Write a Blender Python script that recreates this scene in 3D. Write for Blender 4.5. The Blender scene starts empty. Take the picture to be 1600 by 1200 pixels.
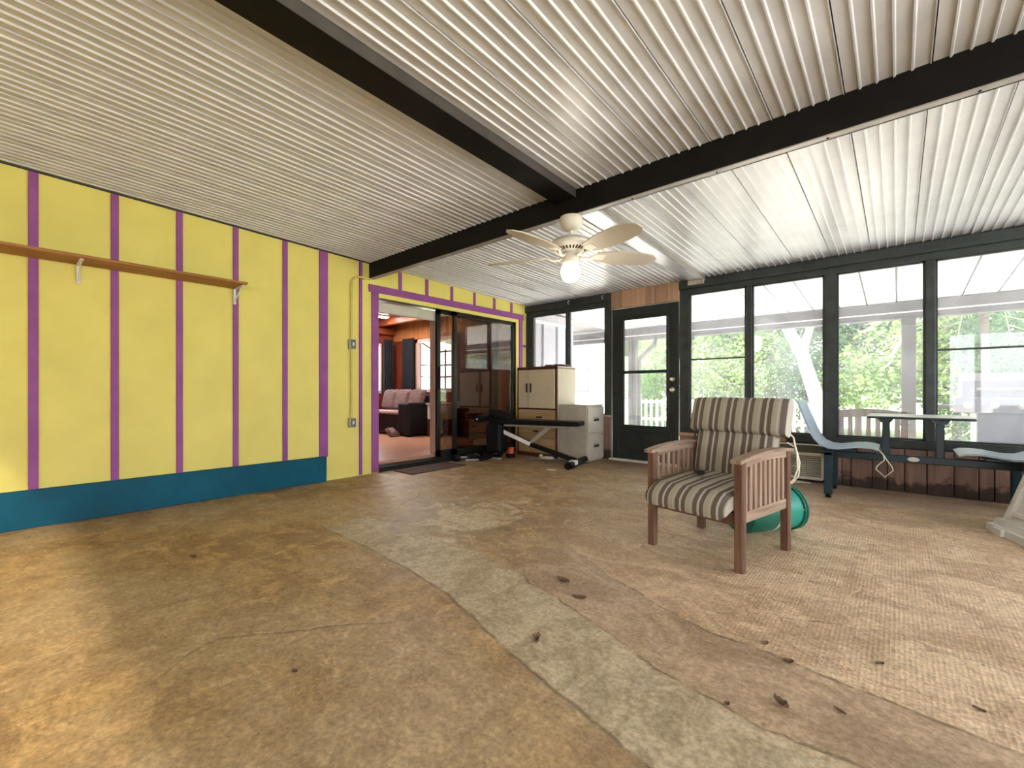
import bpy, bmesh, math, random
from mathutils import Vector, Matrix
random.seed(7)
SC = bpy.context.scene
COL = SC.collection
PI = math.pi

# ------------------------------------------------------------------ camera, world, sun, exposure
cam_d = bpy.data.cameras.new('camera')
cam = bpy.data.objects.new('camera', cam_d); COL.objects.link(cam)
cam_d.sensor_width = 36.0
cam_d.lens = 687.0 / 1600.0 * 36.0
cam_d.shift_y = 11.0 / 1600.0
cam_d.clip_start = 0.02
cam.location = (0, 0, 0.93)
cam.rotation_euler = (PI / 2, 0, math.radians(41.227))
SC.camera = cam

world = bpy.data.worlds.new('world'); SC.world = world
world.use_nodes = True
bg = world.node_tree.nodes['Background']
bg.inputs[0].default_value = (0.93, 0.96, 1.0, 1)
bg.inputs[1].default_value = 2.2

sun_d = bpy.data.lights.new('sun', 'SUN'); sun_d.energy = 24.0; sun_d.angle = math.radians(2); sun_d.color = (1, 0.95, 0.86)
sun = bpy.data.objects.new('sun', sun_d); COL.objects.link(sun)
sun.rotation_euler = Vector((-0.25, -0.8, -1.5)).to_track_quat('-Z', 'Y').to_euler()

vs = SC.view_settings
vs.view_transform = 'Standard'; vs.look = 'None'; vs.gamma = 1.0; vs.use_curve_mapping = False
vs.exposure = 1.9
try:
    SC.cycles.use_denoising = True
    SC.cycles.max_bounces = 6
    SC.cycles.diffuse_bounces = 4
    SC.cycles.transparent_max_bounces = 12
    SC.cycles.adaptive_threshold = 0.04
    SC.cycles.sample_clamp_indirect = 8
    SC.cycles.caustics_reflective = False
    SC.cycles.caustics_refractive = False
except Exception:
    pass

# ------------------------------------------------------------------ materials
MATS = {}
def nodes_of(m): return m.node_tree.nodes, m.node_tree.links
def mat(name, col, rough=0.6, metal=0.0, var=0.0, scale=8.0, stretch=None, bump=0.0, spec=0.4, col2=None, detail=6.0, emit=None, estr=0.0):
    if name in MATS: return MATS[name]
    m = bpy.data.materials.new(name); m.use_nodes = True
    N, L = nodes_of(m); b = N['Principled BSDF']
    b.inputs['Base Color'].default_value = (*col, 1); b.inputs['Roughness'].default_value = rough
    b.inputs['Metallic'].default_value = metal; b.inputs['Specular IOR Level'].default_value = spec
    if emit:
        b.inputs['Emission Color'].default_value = (*emit, 1); b.inputs['Emission Strength'].default_value = estr
    if var > 0 or col2 or bump > 0:
        tc = N.new('ShaderNodeTexCoord'); mp = N.new('ShaderNodeMapping'); nz = N.new('ShaderNodeTexNoise')
        L.new(tc.outputs['Object'], mp.inputs[0]); L.new(mp.outputs[0], nz.inputs[0])
        if stretch: mp.inputs['Scale'].default_value = stretch
        nz.inputs['Scale'].default_value = scale; nz.inputs['Detail'].default_value = detail; nz.inputs['Roughness'].default_value = 0.6
        if var > 0 or col2:
            rp = N.new('ShaderNodeValToRGB'); L.new(nz.outputs[0], rp.inputs[0])
            c2 = col2 or tuple(min(1, c * (1 + var)) for c in col)
            c1 = col if col2 else tuple(c * (1 - var) for c in col)
            rp.color_ramp.elements[0].position = 0.32; rp.color_ramp.elements[0].color = (*c1, 1)
            rp.color_ramp.elements[1].position = 0.68; rp.color_ramp.elements[1].color = (*c2, 1)
            L.new(rp.outputs[0], b.inputs['Base Color'])
        if bump > 0:
            bp = N.new('ShaderNodeBump'); bp.inputs['Strength'].default_value = bump; bp.inputs['Distance'].default_value = 0.01
            L.new(nz.outputs[0], bp.inputs['Height']); L.new(bp.outputs[0], b.inputs['Normal'])
    MATS[name] = m
    return m

def glass_mat(name, tint, dust_haze, refl=1.0, haze_col=(0.9, 0.92, 0.95), f0=0.04):
    m = bpy.data.materials.new(name); m.use_nodes = True
    N, L = nodes_of(m); N.remove(N['Principled BSDF']); out = N['Material Output']
    tr = N.new('ShaderNodeBsdfTransparent'); tr.inputs[0].default_value = (*tint, 1)
    gl = N.new('ShaderNodeBsdfGlossy'); gl.inputs['Roughness'].default_value = 0.01; gl.inputs[0].default_value = (refl, refl, refl, 1)
    lw = N.new('ShaderNodeLayerWeight'); lw.inputs[0].default_value = 0.5
    pw = N.new('ShaderNodeMath'); pw.operation = 'POWER'; pw.inputs[1].default_value = 5.0; L.new(lw.outputs['Facing'], pw.inputs[0])
    fr = N.new('ShaderNodeMapRange'); fr.inputs[3].default_value = f0; fr.inputs[4].default_value = 1.0; L.new(pw.outputs[0], fr.inputs[0])
    mx = N.new('ShaderNodeMixShader'); L.new(fr.outputs[0], mx.inputs[0]); L.new(tr.outputs[0], mx.inputs[1]); L.new(gl.outputs[0], mx.inputs[2])
    if dust_haze > 0:  # dusty film that also paints the window glare in as a pale haze
        tl = N.new('ShaderNodeBsdfTranslucent'); tl.inputs[0].default_value = (*haze_col, 1)
        tc = N.new('ShaderNodeTexCoord'); nz = N.new('ShaderNodeTexNoise'); nz.inputs['Scale'].default_value = 3.0; nz.inputs['Detail'].default_value = 8
        L.new(tc.outputs['Object'], nz.inputs[0])
        mr = N.new('ShaderNodeMapRange'); mr.inputs[1].default_value = 0.3; mr.inputs[2].default_value = 0.75
        mr.inputs[3].default_value = dust_haze * 0.5; mr.inputs[4].default_value = dust_haze * 1.6
        L.new(nz.outputs[0], mr.inputs[0])
        m2 = N.new('ShaderNodeMixShader'); L.new(mr.outputs[0], m2.inputs[0]); L.new(mx.outputs[0], m2.inputs[1]); L.new(tl.outputs[0], m2.inputs[2])
        L.new(m2.outputs[0], out.inputs[0])
    else:
        L.new(mx.outputs[0], out.inputs[0])
    return m

def wood(name, c1, c2, axis='x', scale=3.0, rough=0.55, spec=0.3, rnd=0.0, grime=0.0):
    st = {'x': (0.6, 9, 9), 'y': (9, 0.6, 9), 'z': (9, 9, 0.6)}[axis]
    m = mat(name, c1, rough, col2=c2, scale=scale, stretch=st, bump=0.12, spec=spec)
    N, L = nodes_of(m); b = N['Principled BSDF']
    if rnd or grime:
        src = b.inputs['Base Color'].links[0].from_socket
        if rnd:   # boards differ from one another
            oi = N.new('ShaderNodeObjectInfo'); mr_ = N.new('ShaderNodeMapRange'); mr_.inputs[3].default_value = 1 - rnd; mr_.inputs[4].default_value = 1 + rnd
            L.new(oi.outputs['Random'], mr_.inputs[0]); hs = N.new('ShaderNodeHueSaturation'); L.new(mr_.outputs[0], hs.inputs['Value']); L.new(src, hs.inputs['Color']); src = hs.outputs[0]
        if grime:  # rot stains creeping up from the slab
            tc = N.new('ShaderNodeTexCoord'); sp = N.new('ShaderNodeSeparateXYZ'); L.new(tc.outputs['Object'], sp.inputs[0])
            nz = N.new('ShaderNodeTexNoise'); nz.inputs['Scale'].default_value = 7; nz.inputs['Detail'].default_value = 8; nz.inputs['Roughness'].default_value = 0.7; L.new(tc.outputs['Object'], nz.inputs[0])
            ma = N.new('ShaderNodeMath'); ma.operation = 'MULTIPLY_ADD'; ma.inputs[1].default_value = -0.42; L.new(nz.outputs[0], ma.inputs[0]); L.new(sp.outputs[2], ma.inputs[2])
            mr2 = N.new('ShaderNodeMapRange'); mr2.inputs[1].default_value = -0.13; mr2.inputs[2].default_value = -0.08; mr2.inputs[3].default_value = grime; mr2.inputs[4].default_value = 0
            L.new(ma.outputs[0], mr2.inputs[0]); mx = N.new('ShaderNodeMix'); mx.data_type = 'RGBA'; L.new(mr2.outputs[0], mx.inputs[0]); L.new(src, mx.inputs[6]); mx.inputs[7].default_value = (0.02, 0.012, 0.009, 1); src = mx.outputs[2]
        L.new(src, b.inputs['Base Color'])
    return m

M = {}
M['yellow'] = mat('yellow_paint', (0.75, 0.66, 0.19), 0.75, var=0.05, scale=2.5, bump=0.05, spec=0.15)
M['purple'] = mat('purple_paint', (0.28, 0.08, 0.28), 0.6, var=0.12, scale=6, spec=0.25)
M['teal'] = mat('teal_paint', (0.002, 0.065, 0.105), 0.55, col2=(0.003, 0.10, 0.17), scale=3, spec=0.2)
M['shelfwood'] = wood('shelf_wood', (0.27, 0.11, 0.035), (0.42, 0.19, 0.06), 'y')
M['whitemetal'] = mat('white_metal', (0.72, 0.71, 0.67), 0.4, var=0.06, scale=20)
M['conduit'] = mat('conduit_paint', (0.62, 0.52, 0.13), 0.6, var=0.1, scale=20)
M['boxgrey'] = mat('box_grey', (0.42, 0.42, 0.38), 0.5, metal=0.4, var=0.15, scale=30)
M['darkplate'] = mat('switch_plate', (0.14, 0.14, 0.12), 0.5, var=0.2, scale=30)
M['pan'] = mat('pan_paint', (0.61, 0.63, 0.655), 0.30, var=0.07, scale=5, spec=0.5, detail=10)
M['seam'] = mat('roof_deck', (0.05, 0.05, 0.05), 0.8, var=0.1)
M['beam'] = mat('beam_paint', (0.007, 0.006, 0.0055), 0.55, var=0.3, scale=10, spec=0.15)
M['alu'] = mat('mill_aluminium', (0.60, 0.60, 0.62), 0.32, metal=0.85, var=0.12, scale=12, stretch=(6, 0.7, 6))
M['frame'] = mat('frame_bronze', (0.030, 0.038, 0.038), 0.45, var=0.3, scale=9, spec=0.4)
M['door'] = mat('door_paint', (0.016, 0.022, 0.026), 0.42, var=0.25, scale=7, spec=0.4)
M['cedar'] = wood('cedar_board', (0.36, 0.21, 0.13), (0.52, 0.34, 0.23), 'z', scale=1.5, rnd=0.22)
M['kick'] = wood('kick_board', (0.15, 0.085, 0.065), (0.27, 0.165, 0.125), 'z', scale=2.5, rnd=0.3, grime=0.85)
M['rot'] = mat('rotted_wood', (0.03, 0.018, 0.012), 0.9, col2=(0.30, 0.20, 0.14), scale=14, bump=0.5)
M['glass'] = glass_mat('window_glass', (0.96, 0.97, 0.97), 0.09, haze_col=(0.82, 0.84, 1.0))
M['sliderglass'] = glass_mat('slider_glass', (0.62, 0.60, 0.56), 0.0, f0=0.11)
M['interiorglass'] = glass_mat('house_glass', (0.95, 0.96, 0.97), 0.05)
M['slidermetal'] = mat('slider_bronze', (0.028, 0.026, 0.022), 0.35, metal=0.5, var=0.2, scale=10)
M['cream'] = mat('cream_laminate', (0.62, 0.52, 0.37), 0.5, var=0.05, scale=12)
M['creamside'] = mat('cream_side', (0.66, 0.60, 0.46), 0.55, var=0.06, scale=6, stretch=(6, 6, 0.6))
M['mahog'] = wood('mahogany_trim', (0.075, 0.016, 0.008), (0.13, 0.032, 0.014), 'x', rough=0.4)
M['maple'] = wood('drawer_wood', (0.36, 0.22, 0.10), (0.52, 0.35, 0.18), 'x')
M['filegrey'] = mat('file_metal', (0.46, 0.42, 0.35), 0.38, var=0.14, scale=4, spec=0.5)
M['black'] = mat('black_vinyl', (0.006, 0.006, 0.007), 0.55, var=0.2, scale=20, bump=0.05, spec=0.15)
M['blacksteel'] = mat('black_steel', (0.007, 0.007, 0.008), 0.5, var=0.2, scale=12, spec=0.2)
M['greysteel'] = mat('grey_steel', (0.35, 0.33, 0.31), 0.4, metal=0.3, var=0.1, scale=10)
M['sticker'] = mat('white_sticker', (0.78, 0.72, 0.70), 0.5, var=0.05, scale=30)
M['orange'] = mat('orange_plastic', (0.55, 0.09, 0.03), 0.5, var=0.15, scale=10)
M['cloth'] = mat('grey_cloth', (0.24, 0.20, 0.19), 0.9, col2=(0.45, 0.38, 0.36), scale=14, bump=0.3)
M['papercream'] = mat('paper', (0.75, 0.70, 0.62), 0.8, var=0.05)
M['mat'] = mat('doormat_fibre', (0.065, 0.035, 0.028), 0.95, col2=(0.13, 0.075, 0.06), scale=60, bump=0.6)
M['fan'] = mat('fan_enamel', (0.70, 0.66, 0.56), 0.35, var=0.04, scale=6, spec=0.5)
M['blade'] = mat('fan_blade', (0.50, 0.45, 0.36), 0.5, var=0.05, scale=4)
M['slot'] = mat('dark_slot', (0.02, 0.02, 0.02), 0.8, var=0.1)
M['bulb'] = mat('lamp_globe', (0.9, 0.88, 0.82), 0.3, emit=(1.0, 0.93, 0.82), estr=3.0)
M['chairwood'] = wood('weathered_teak', (0.075, 0.033, 0.02), (0.20, 0.11, 0.072), 'z', scale=4)
M['chairslat'] = wood('weathered_slat', (0.20, 0.115, 0.075), (0.42, 0.31, 0.23), 'z', scale=4)
M['armwood'] = wood('weathered_arm', (0.17, 0.10, 0.07), (0.40, 0.30, 0.22), 'y', scale=4)
M['cord'] = mat('cotton_cord', (0.72, 0.66, 0.55), 0.9, var=0.1, scale=40)
M['greenplastic'] = mat('green_plastic', (0.004, 0.115, 0.075), 0.4, var=0.15, scale=6, spec=0.5)
M['greenlight'] = mat('green_plastic_pale', (0.02, 0.24, 0.18), 0.4, var=0.15, scale=6)
M['acwhite'] = mat('ac_plastic', (0.55, 0.52, 0.44), 0.5, var=0.06, scale=10)
M['acslot'] = mat('ac_slot', (0.06, 0.055, 0.05), 0.7, var=0.1)
M['mesh'] = mat('dark_mesh', (0.06, 0.06, 0.045), 0.9, col2=(0.16, 0.16, 0.12), scale=90)
M['tealsteel'] = mat('dark_teal_steel', (0.006, 0.024, 0.036), 0.35, var=0.25, scale=8, spec=0.5)
M['bluelam'] = mat('grey_blue_seat', (0.33, 0.42, 0.52), 0.3, var=0.08, scale=5, spec=0.5)
M['tabletop'] = mat('table_laminate', (0.62, 0.64, 0.62), 0.3, var=0.05)
M['whiteplastic'] = mat('white_plastic', (0.74, 0.73, 0.70), 0.5, var=0.06, scale=7, bump=0.02)
M['leaf'] = mat('dead_leaf', (0.10, 0.055, 0.03), 0.85, col2=(0.25, 0.16, 0.10), scale=30, bump=0.3)
M['redwood'] = wood('house_ceiling_wood', (0.16, 0.035, 0.012), (0.30, 0.075, 0.025), 'x', rough=0.4)
M['orangewood'] = wood('house_wall_wood', (0.30, 0.10, 0.03), (0.50, 0.20, 0.06), 'z', rough=0.4)
M['redlow'] = wood('house_wainscot', (0.12, 0.02, 0.01), (0.22, 0.045, 0.02), 'z', rough=0.4)
M['housefloor'] = wood('house_floor_wood', (0.36, 0.16, 0.09), (0.55, 0.29, 0.18), 'y', rough=0.28, spec=0.5)
M['curtain'] = mat('black_curtain', (0.01, 0.01, 0.013), 0.9, var=0.3, scale=10)
M['sofa'] = mat('black_sofa', (0.005, 0.0045, 0.005), 0.5, var=0.3, scale=12)
M['cushion'] = mat('mauve_cushion', (0.11, 0.06, 0.055), 0.9, col2=(0.19, 0.11, 0.10), scale=20, bump=0.2)
M['seatpink'] = mat('pale_throw', (0.42, 0.28, 0.27), 0.9, var=0.1)
M['casing'] = mat('pale_casing', (0.52, 0.36, 0.31), 0.6, var=0.1, scale=8, stretch=(6, 6, 0.8))
M['valance'] = mat('valance_white', (0.60, 0.57, 0.48), 0.6, var=0.06)
M['striplight'] = mat('strip_light', (1, 1, 1), 0.4, emit=(1, 0.93, 0.88), estr=24.0)
M['patio'] = mat('patio_concrete', (0.62, 0.60, 0.57), 0.8, var=0.1, scale=3)
M['porchwhite'] = mat('porch_white', (0.52, 0.51, 0.52), 0.5, var=0.04, scale=3)
M['porchgrey'] = mat('porch_grey', (0.04, 0.039, 0.038), 0.6, var=0.1, scale=6)
M['lilac'] = mat('lilac_siding', (0.44, 0.42, 0.50), 0.7, var=0.06, scale=4)
M['darkbatten'] = mat('grey_batten', (0.10, 0.11, 0.12), 0.7, var=0.1)
M['grass'] = mat('lawn_green', (0.10, 0.20, 0.04), 0.95, col2=(0.25, 0.32, 0.10), scale=8, bump=0.4)
M['bark'] = mat('bark', (0.30, 0.26, 0.22), 0.9, col2=(0.5, 0.46, 0.4), scale=12, bump=0.5)
M['steel'] = mat('brushed_steel', (0.20, 0.20, 0.24), 0.4, metal=0.4, var=0.06, scale=10)
M['brass'] = mat('knob_metal', (0.75, 0.72, 0.62), 0.25, metal=0.8, var=0.05)
M['patiochair'] = wood('patio_chair_wood', (0.18, 0.10, 0.07), (0.30, 0.18, 0.12), 'z')
M['whitepaint'] = mat('white_fence_paint', (0.8, 0.8, 0.8), 0.6, var=0.05)
M['shingle'] = mat('roof_shingle', (0.45, 0.43, 0.42), 0.85, var=0.15, scale=14)
def leafmat(name, a, b):
    m = mat(name, a, 0.6, col2=b, scale=3.0, spec=0.3)
    return m
M['leafA'] = leafmat('leaf_mid_green', (0.055, 0.16, 0.035), (0.20, 0.36, 0.09))
M['leafB'] = leafmat('leaf_pale_green', (0.12, 0.25, 0.05), (0.34, 0.48, 0.16))
M['leafC'] = leafmat('leaf_dark_green', (0.03, 0.10, 0.04), (0.10, 0.24, 0.09))
M['frond'] = leafmat('palm_frond', (0.16, 0.24, 0.09), (0.40, 0.42, 0.24))

# striped cushion fabric: stripes across local x
def striped():
    m = bpy.data.materials.new('striped_fabric'); m.use_nodes = True
    N, L = nodes_of(m); b = N['Principled BSDF']; b.inputs['Roughness'].default_value = 0.9; b.inputs['Specular IOR Level'].default_value = 0.15
    tc = N.new('ShaderNodeTexCoord'); sp = N.new('ShaderNodeSeparateXYZ'); L.new(tc.outputs['Object'], sp.inputs[0])
    ad = N.new('ShaderNodeMath'); ad.operation = 'ADD'; ad.inputs[1].default_value = 5.03; L.new(sp.outputs[0], ad.inputs[0])
    dv = N.new('ShaderNodeMath'); dv.operation = 'DIVIDE'; dv.inputs[1].default_value = 0.104; L.new(ad.outputs[0], dv.inputs[0])
    fr = N.new('ShaderNodeMath'); fr.operation = 'FRACT'; L.new(dv.outputs[0], fr.inputs[0])
    rp = N.new('ShaderNodeValToRGB'); cr = rp.color_ramp; cr.interpolation = 'CONSTANT'
    beige, brown, pale = (0.34, 0.31, 0.25, 1), (0.125, 0.10, 0.083, 1), (0.42, 0.39, 0.34, 1)
    cr.elements[0].position = 0; cr.elements[0].color = brown
    cr.elements[1].position = 0.24; cr.elements[1].color = pale
    for p, c in ((0.36, brown), (0.58, beige), (0.86, pale), (0.92, beige)):
        e = cr.elements.new(p); e.color = c
    L.new(fr.outputs[0], rp.inputs[0]); L.new(rp.outputs[0], b.inputs['Base Color'])
    nz = N.new('ShaderNodeTexNoise'); nz.inputs['Scale'].default_value = 300; L.new(tc.outputs['Object'], nz.inputs[0])
    bp = N.new('ShaderNodeBump'); bp.inputs['Strength'].default_value = 0.15; bp.inputs['Distance'].default_value = 0.002
    L.new(nz.outputs[0], bp.inputs['Height']); L.new(bp.outputs[0], b.inputs['Normal'])
    return m
M['stripe'] = striped()

def floor_material():
    m = bpy.data.materials.new('stained_concrete'); m.use_nodes = True
    N, L = nodes_of(m); b = N['Principled BSDF']; b.inputs['Specular IOR Level'].default_value = 0.35
    tc = N.new('ShaderNodeTexCoord'); P = tc.outputs['Object']
    def noise(scale, detail=8, rough=0.6, stretch=None, dist=0.0):
        nz = N.new('ShaderNodeTexNoise'); nz.inputs['Scale'].default_value = scale; nz.inputs['Detail'].default_value = detail
        nz.inputs['Roughness'].default_value = rough; nz.inputs['Distortion'].default_value = dist
        if stretch:
            mp = N.new('ShaderNodeMapping'); mp.inputs['Scale'].default_value = stretch; L.new(P, mp.inputs[0]); L.new(mp.outputs[0], nz.inputs[0])
        else: L.new(P, nz.inputs[0])
        return nz.outputs[0]
    def mth(op, a, c, clamp=False):
        n = N.new('ShaderNodeMath'); n.operation = op; n.use_clamp = clamp
        for i, v in enumerate((a, c)):
            if v is None: continue
            if isinstance(v, (int, float)): n.inputs[i].default_value = v
            else: L.new(v, n.inputs[i])
        return n.outputs[0]
    def mr(v, a, c, lo=0.0, hi=1.0, smooth=True):
        n = N.new('ShaderNodeMapRange'); n.interpolation_type = 'SMOOTHSTEP' if smooth else 'LINEAR'
        n.inputs[1].default_value = a; n.inputs[2].default_value = c; n.inputs[3].default_value = lo; n.inputs[4].default_value = hi
        L.new(v, n.inputs[0]); return n.outputs[0]
    def mix(f, c1, c2, mode='MIX'):
        n = N.new('ShaderNodeMix'); n.data_type = 'RGBA'; n.blend_type = mode
        if isinstance(f, (int, float)): n.inputs[0].default_value = f
        else: L.new(f, n.inputs[0])
        for i, v in ((6, c1), (7, c2)):
            if isinstance(v, tuple): n.inputs[i].default_value = (*v, 1)
            else: L.new(v, n.inputs[i])
        return n.outputs[2]
    sp = N.new('ShaderNodeSeparateXYZ'); L.new(P, sp.inputs[0]); X, Y = sp.outputs[0], sp.outputs[1]
    big = noise(0.9, 5); mid = noise(3.2, 10, 0.65, dist=0.6); mot = noise(9, 10, 0.7); fine = noise(55, 6, 0.7); grain = noise(170, 3, 0.7)
    warpn = noise(4.0, 6, 0.6)
    scr = noise(2.6, 13, 0.72, stretch=(1.0, 1.5, 1), dist=0.9); scr2 = noise(5.5, 13, 0.74, stretch=(1.4, 0.8, 1), dist=0.5)
    base = mix(mr(scr, 0.46, 0.56), (0.235, 0.148, 0.070), (0.365, 0.240, 0.112))
    base = mix(mth('MULTIPLY', mr(scr2, 0.55, 0.60), 0.7), base, (0.50, 0.345, 0.165))
    base = mix(mth('MULTIPLY', mr(scr2, 0.44, 0.37), 0.55), base, (0.17, 0.108, 0.055))
    base = mix(mr(big, 0.40, 0.62), base, mix(mr(mot, 0.3, 0.7), (0.27, 0.19, 0.105), (0.40, 0.30, 0.18)))
    # right side: pinkish tan screeded surface
    tanc = mix(mr(scr, 0.42, 0.60), (0.355, 0.245, 0.152), (0.51, 0.38, 0.250))
    tanc = mix(mth('MULTIPLY', mr(scr2, 0.42, 0.34), 0.5), tanc, (0.26, 0.17, 0.10))
    def curve(pts, x0, x1, y0, y1):
        fc = N.new('ShaderNodeFloatCurve'); c = fc.mapping.curves[0]
        q = [((x - x0) / (x1 - x0), (y - y0) / (y1 - y0)) for x, y in pts]
        c.points[0].location = q[0]; c.points[1].location = q[-1]
        for p in q[1:-1]: c.points.new(*p)
        for p in c.points: p.handle_type = 'VECTOR'
        fc.mapping.update()
        t = mr(X, x0, x1, 0, 1, False); L.new(t, fc.inputs['Value'])
        return mth('ADD', mth('MULTIPLY', fc.outputs[0], y1 - y0), y0)
    cA = curve([(-4.4, 1.42), (-2.93, 1.401), (-2.18, 1.393), (-1.6, 1.328), (-1.2, 1.219), (-0.91, 1.136), (-0.46, 1.04), (3, 0.4)], -4.4, 3, 0, 4)
    cB = curve([(-4.4, 1.9), (-2.9, 1.75), (-1.75, 1.774), (-1.25, 1.654), (-0.97, 1.568), (-0.64, 1.444), (-0.45, 1.394), (-0.11, 1.374), (3, 1.0)], -4.4, 3, 0, 4)
    cC = curve([(-4.4, 3.4), (-2.0, 2.5), (-1.054, 1.966), (-0.565, 1.776), (-0.25, 1.763), (0, 1.735), (0.243, 1.703), (3, 1.3)], -4.4, 3, 0, 4)
    wig = mth('MULTIPLY', mth('SUBTRACT', warpn, 0.5), 0.16)
    dA = mth('ADD', mth('SUBTRACT', Y, cA), mth('MULTIPLY', wig, 0.35)); dB = mth('ADD', mth('SUBTRACT', Y, cB), wig); dC = mth('ADD', mth('SUBTRACT', Y, cC), mth('MULTIPLY', wig, 0.4))
    xin = mth('MULTIPLY', mr(X, -3.05, -2.85), 1.0)
    inA = mr(dA, -0.012, 0.012); inB = mr(dB, -0.04, 0.04); inC = mr(dC, -0.015, 0.015)
    grey = mix(mr(scr2, 0.40, 0.60), (0.30, 0.235, 0.150), (0.42, 0.345, 0.235))
    brown = mix(mr(scr, 0.42, 0.58), (0.26, 0.182, 0.115), (0.37, 0.27, 0.18))
    band = mth('MULTIPLY', mth('MULTIPLY', inA, mth('SUBTRACT', 1.0, inB)), xin)
    col = mix(band, base, grey)
    col = mix(mth('MULTIPLY', mth('MULTIPLY', inB, mth('SUBTRACT', 1.0, inC)), mr(X, -1.9, -1.2)), col, brown)
    col = mix(mth('MULTIPLY', inC, mr(X, -2.2, -0.9)), col, tanc)
    # pale scraped patch and grey smears near the middle
    px_ = mth('SUBTRACT', X, -2.40); py_ = mth('SUBTRACT', Y, 2.28)
    rr = mth('SQRT', mth('ADD', mth('MULTIPLY', px_, px_), mth('MULTIPLY', py_, py_)), None)
    pat = mth('MULTIPLY', mr(mth('ADD', rr, mth('MULTIPLY', mth('SUBTRACT', mid, 0.5), 2.6)), 0.22, 0.50, 1, 0), mr(mot, 0.36, 0.52))
    ring = mth('MULTIPLY', mr(mth('ADD', rr, mth('MULTIPLY', mth('SUBTRACT', warpn, 0.5), 1.4)), 0.35, 0.7, 1, 0), mr(mot, 0.42, 0.58))
    col = mix(mth('MULTIPLY', ring, 0.6), col, (0.15, 0.12, 0.085))
    col = mix(mth('MULTIPLY', pat, 0.75), col, (0.56, 0.47, 0.33))
    # shoe-worn dark stains and pale flecks
    st = mr(noise(2.1, 9, 0.7, stretch=(1.0, 1.7, 1)), 0.60, 0.72)
    col = mix(mth('MULTIPLY', st, 0.45), col, (0.15, 0.105, 0.06))
    fl_ = mr(mth('MULTIPLY', noise(6, 8, 0.75, stretch=(0.7, 2.2, 1)), mr(mot, 0.3, 0.8, 0.7, 1.15)), 0.56, 0.64)
    col = mix(mth('MULTIPLY', fl_, 0.35), col, (0.62, 0.47, 0.26))
    # grime along the window wall
    gr = mth('MULTIPLY', mr(mth('ADD', Y, mth('MULTIPLY', mth('SUBTRACT', mid, 0.5), 1.2)), 4.0, 5.3), 0.72)
    col = mix(gr, col, (0.17, 0.115, 0.075))
    # dark seams along the poured edges
    def seam(d, w): return mth('MULTIPLY', mr(mth('ABSOLUTE', d, None), 0.0, w, 1, 0), mr(mot, 0.35, 0.55))
    sm = mth('MAXIMUM', mth('MULTIPLY', seam(dA, 0.012), xin), mth('MAXIMUM', mth('MULTIPLY', seam(dB, 0.010), mr(X, -1.9, -1.0)), mth('MULTIPLY', seam(dC, 0.011), mr(X, -1.4, -0.9))))
    col = mix(mth('MULTIPLY', sm, 0.65), col, (0.07, 0.05, 0.03))
    vo = N.new('ShaderNodeTexVoronoi'); vo.feature = 'DISTANCE_TO_EDGE'; vo.inputs['Scale'].default_value = 0.75
    wp = N.new('ShaderNodeVectorMath'); wp.operation = 'ADD'
    nzc = N.new('ShaderNodeTexNoise'); nzc.inputs['Scale'].default_value = 2.0; nzc.inputs['Detail'].default_value = 6; L.new(P, nzc.inputs[0])
    sc_ = N.new('ShaderNodeVectorMath'); sc_.operation = 'SCALE'; sc_.inputs[3].default_value = 0.35; L.new(nzc.outputs['Color'], sc_.inputs[0])
    L.new(P, wp.inputs[0]); L.new(sc_.outputs[0], wp.inputs[1]); L.new(wp.outputs[0], vo.inputs['Vector'])
    ck = mth('MULTIPLY', mr(vo.outputs['Distance'], 0.0, 0.010, 1, 0), mr(big, 0.46, 0.56))
    col = mix(mth('MULTIPLY', ck, 0.12), col, (0.12, 0.085, 0.05))
    col = mix(mr(fine, 0.3, 0.7, 0.0, 1.0), mix(0.42, col, (0, 0, 0)), col)
    col = mix(mr(noise(20, 10, 0.75), 0.35, 0.65), mix(0.26, col, (0.02, 0.01, 0)), col)
    spk = mr(noise(30, 2, 0.5), 0.70, 0.74)
    col = mix(mth('MULTIPLY', spk, 0.5), col, (0.07, 0.05, 0.03))
    hs = N.new('ShaderNodeHueSaturation'); hs.inputs['Value'].default_value = 1.68; L.new(col, hs.inputs['Color'])
    L.new(hs.outputs[0], b.inputs['Base Color'])
    rg = mr(mid, 0.3, 0.7, 0.62, 0.42); L.new(rg, b.inputs['Roughness'])
    # relief: knurled screed on the right, trowel grain elsewhere
    wv = N.new('ShaderNodeTexVoronoi'); wv.inputs['Scale'].default_value = 70; wv.inputs['Randomness'].default_value = 0.25; L.new(P, wv.inputs['Vector'])
    kn = mth('MULTIPLY', mth('MULTIPLY', wv.outputs['Distance'], inC), 0.5)
    hgt = mth('ADD', mth('ADD', mth('MULTIPLY', fine, 0.35), mth('MULTIPLY', mot, 0.6)), mth('SUBTRACT', kn, mth('MULTIPLY', mth('MAXIMUM', sm, ck), 0.8)))
    bp = N.new('ShaderNodeBump'); bp.inputs['Strength'].default_value = 0.45; bp.inputs['Distance'].default_value = 0.012
    L.new(hgt, bp.inputs['Height']); L.new(bp.outputs[0], b.inputs['Normal'])
    return m
M['floor'] = floor_material()

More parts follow.
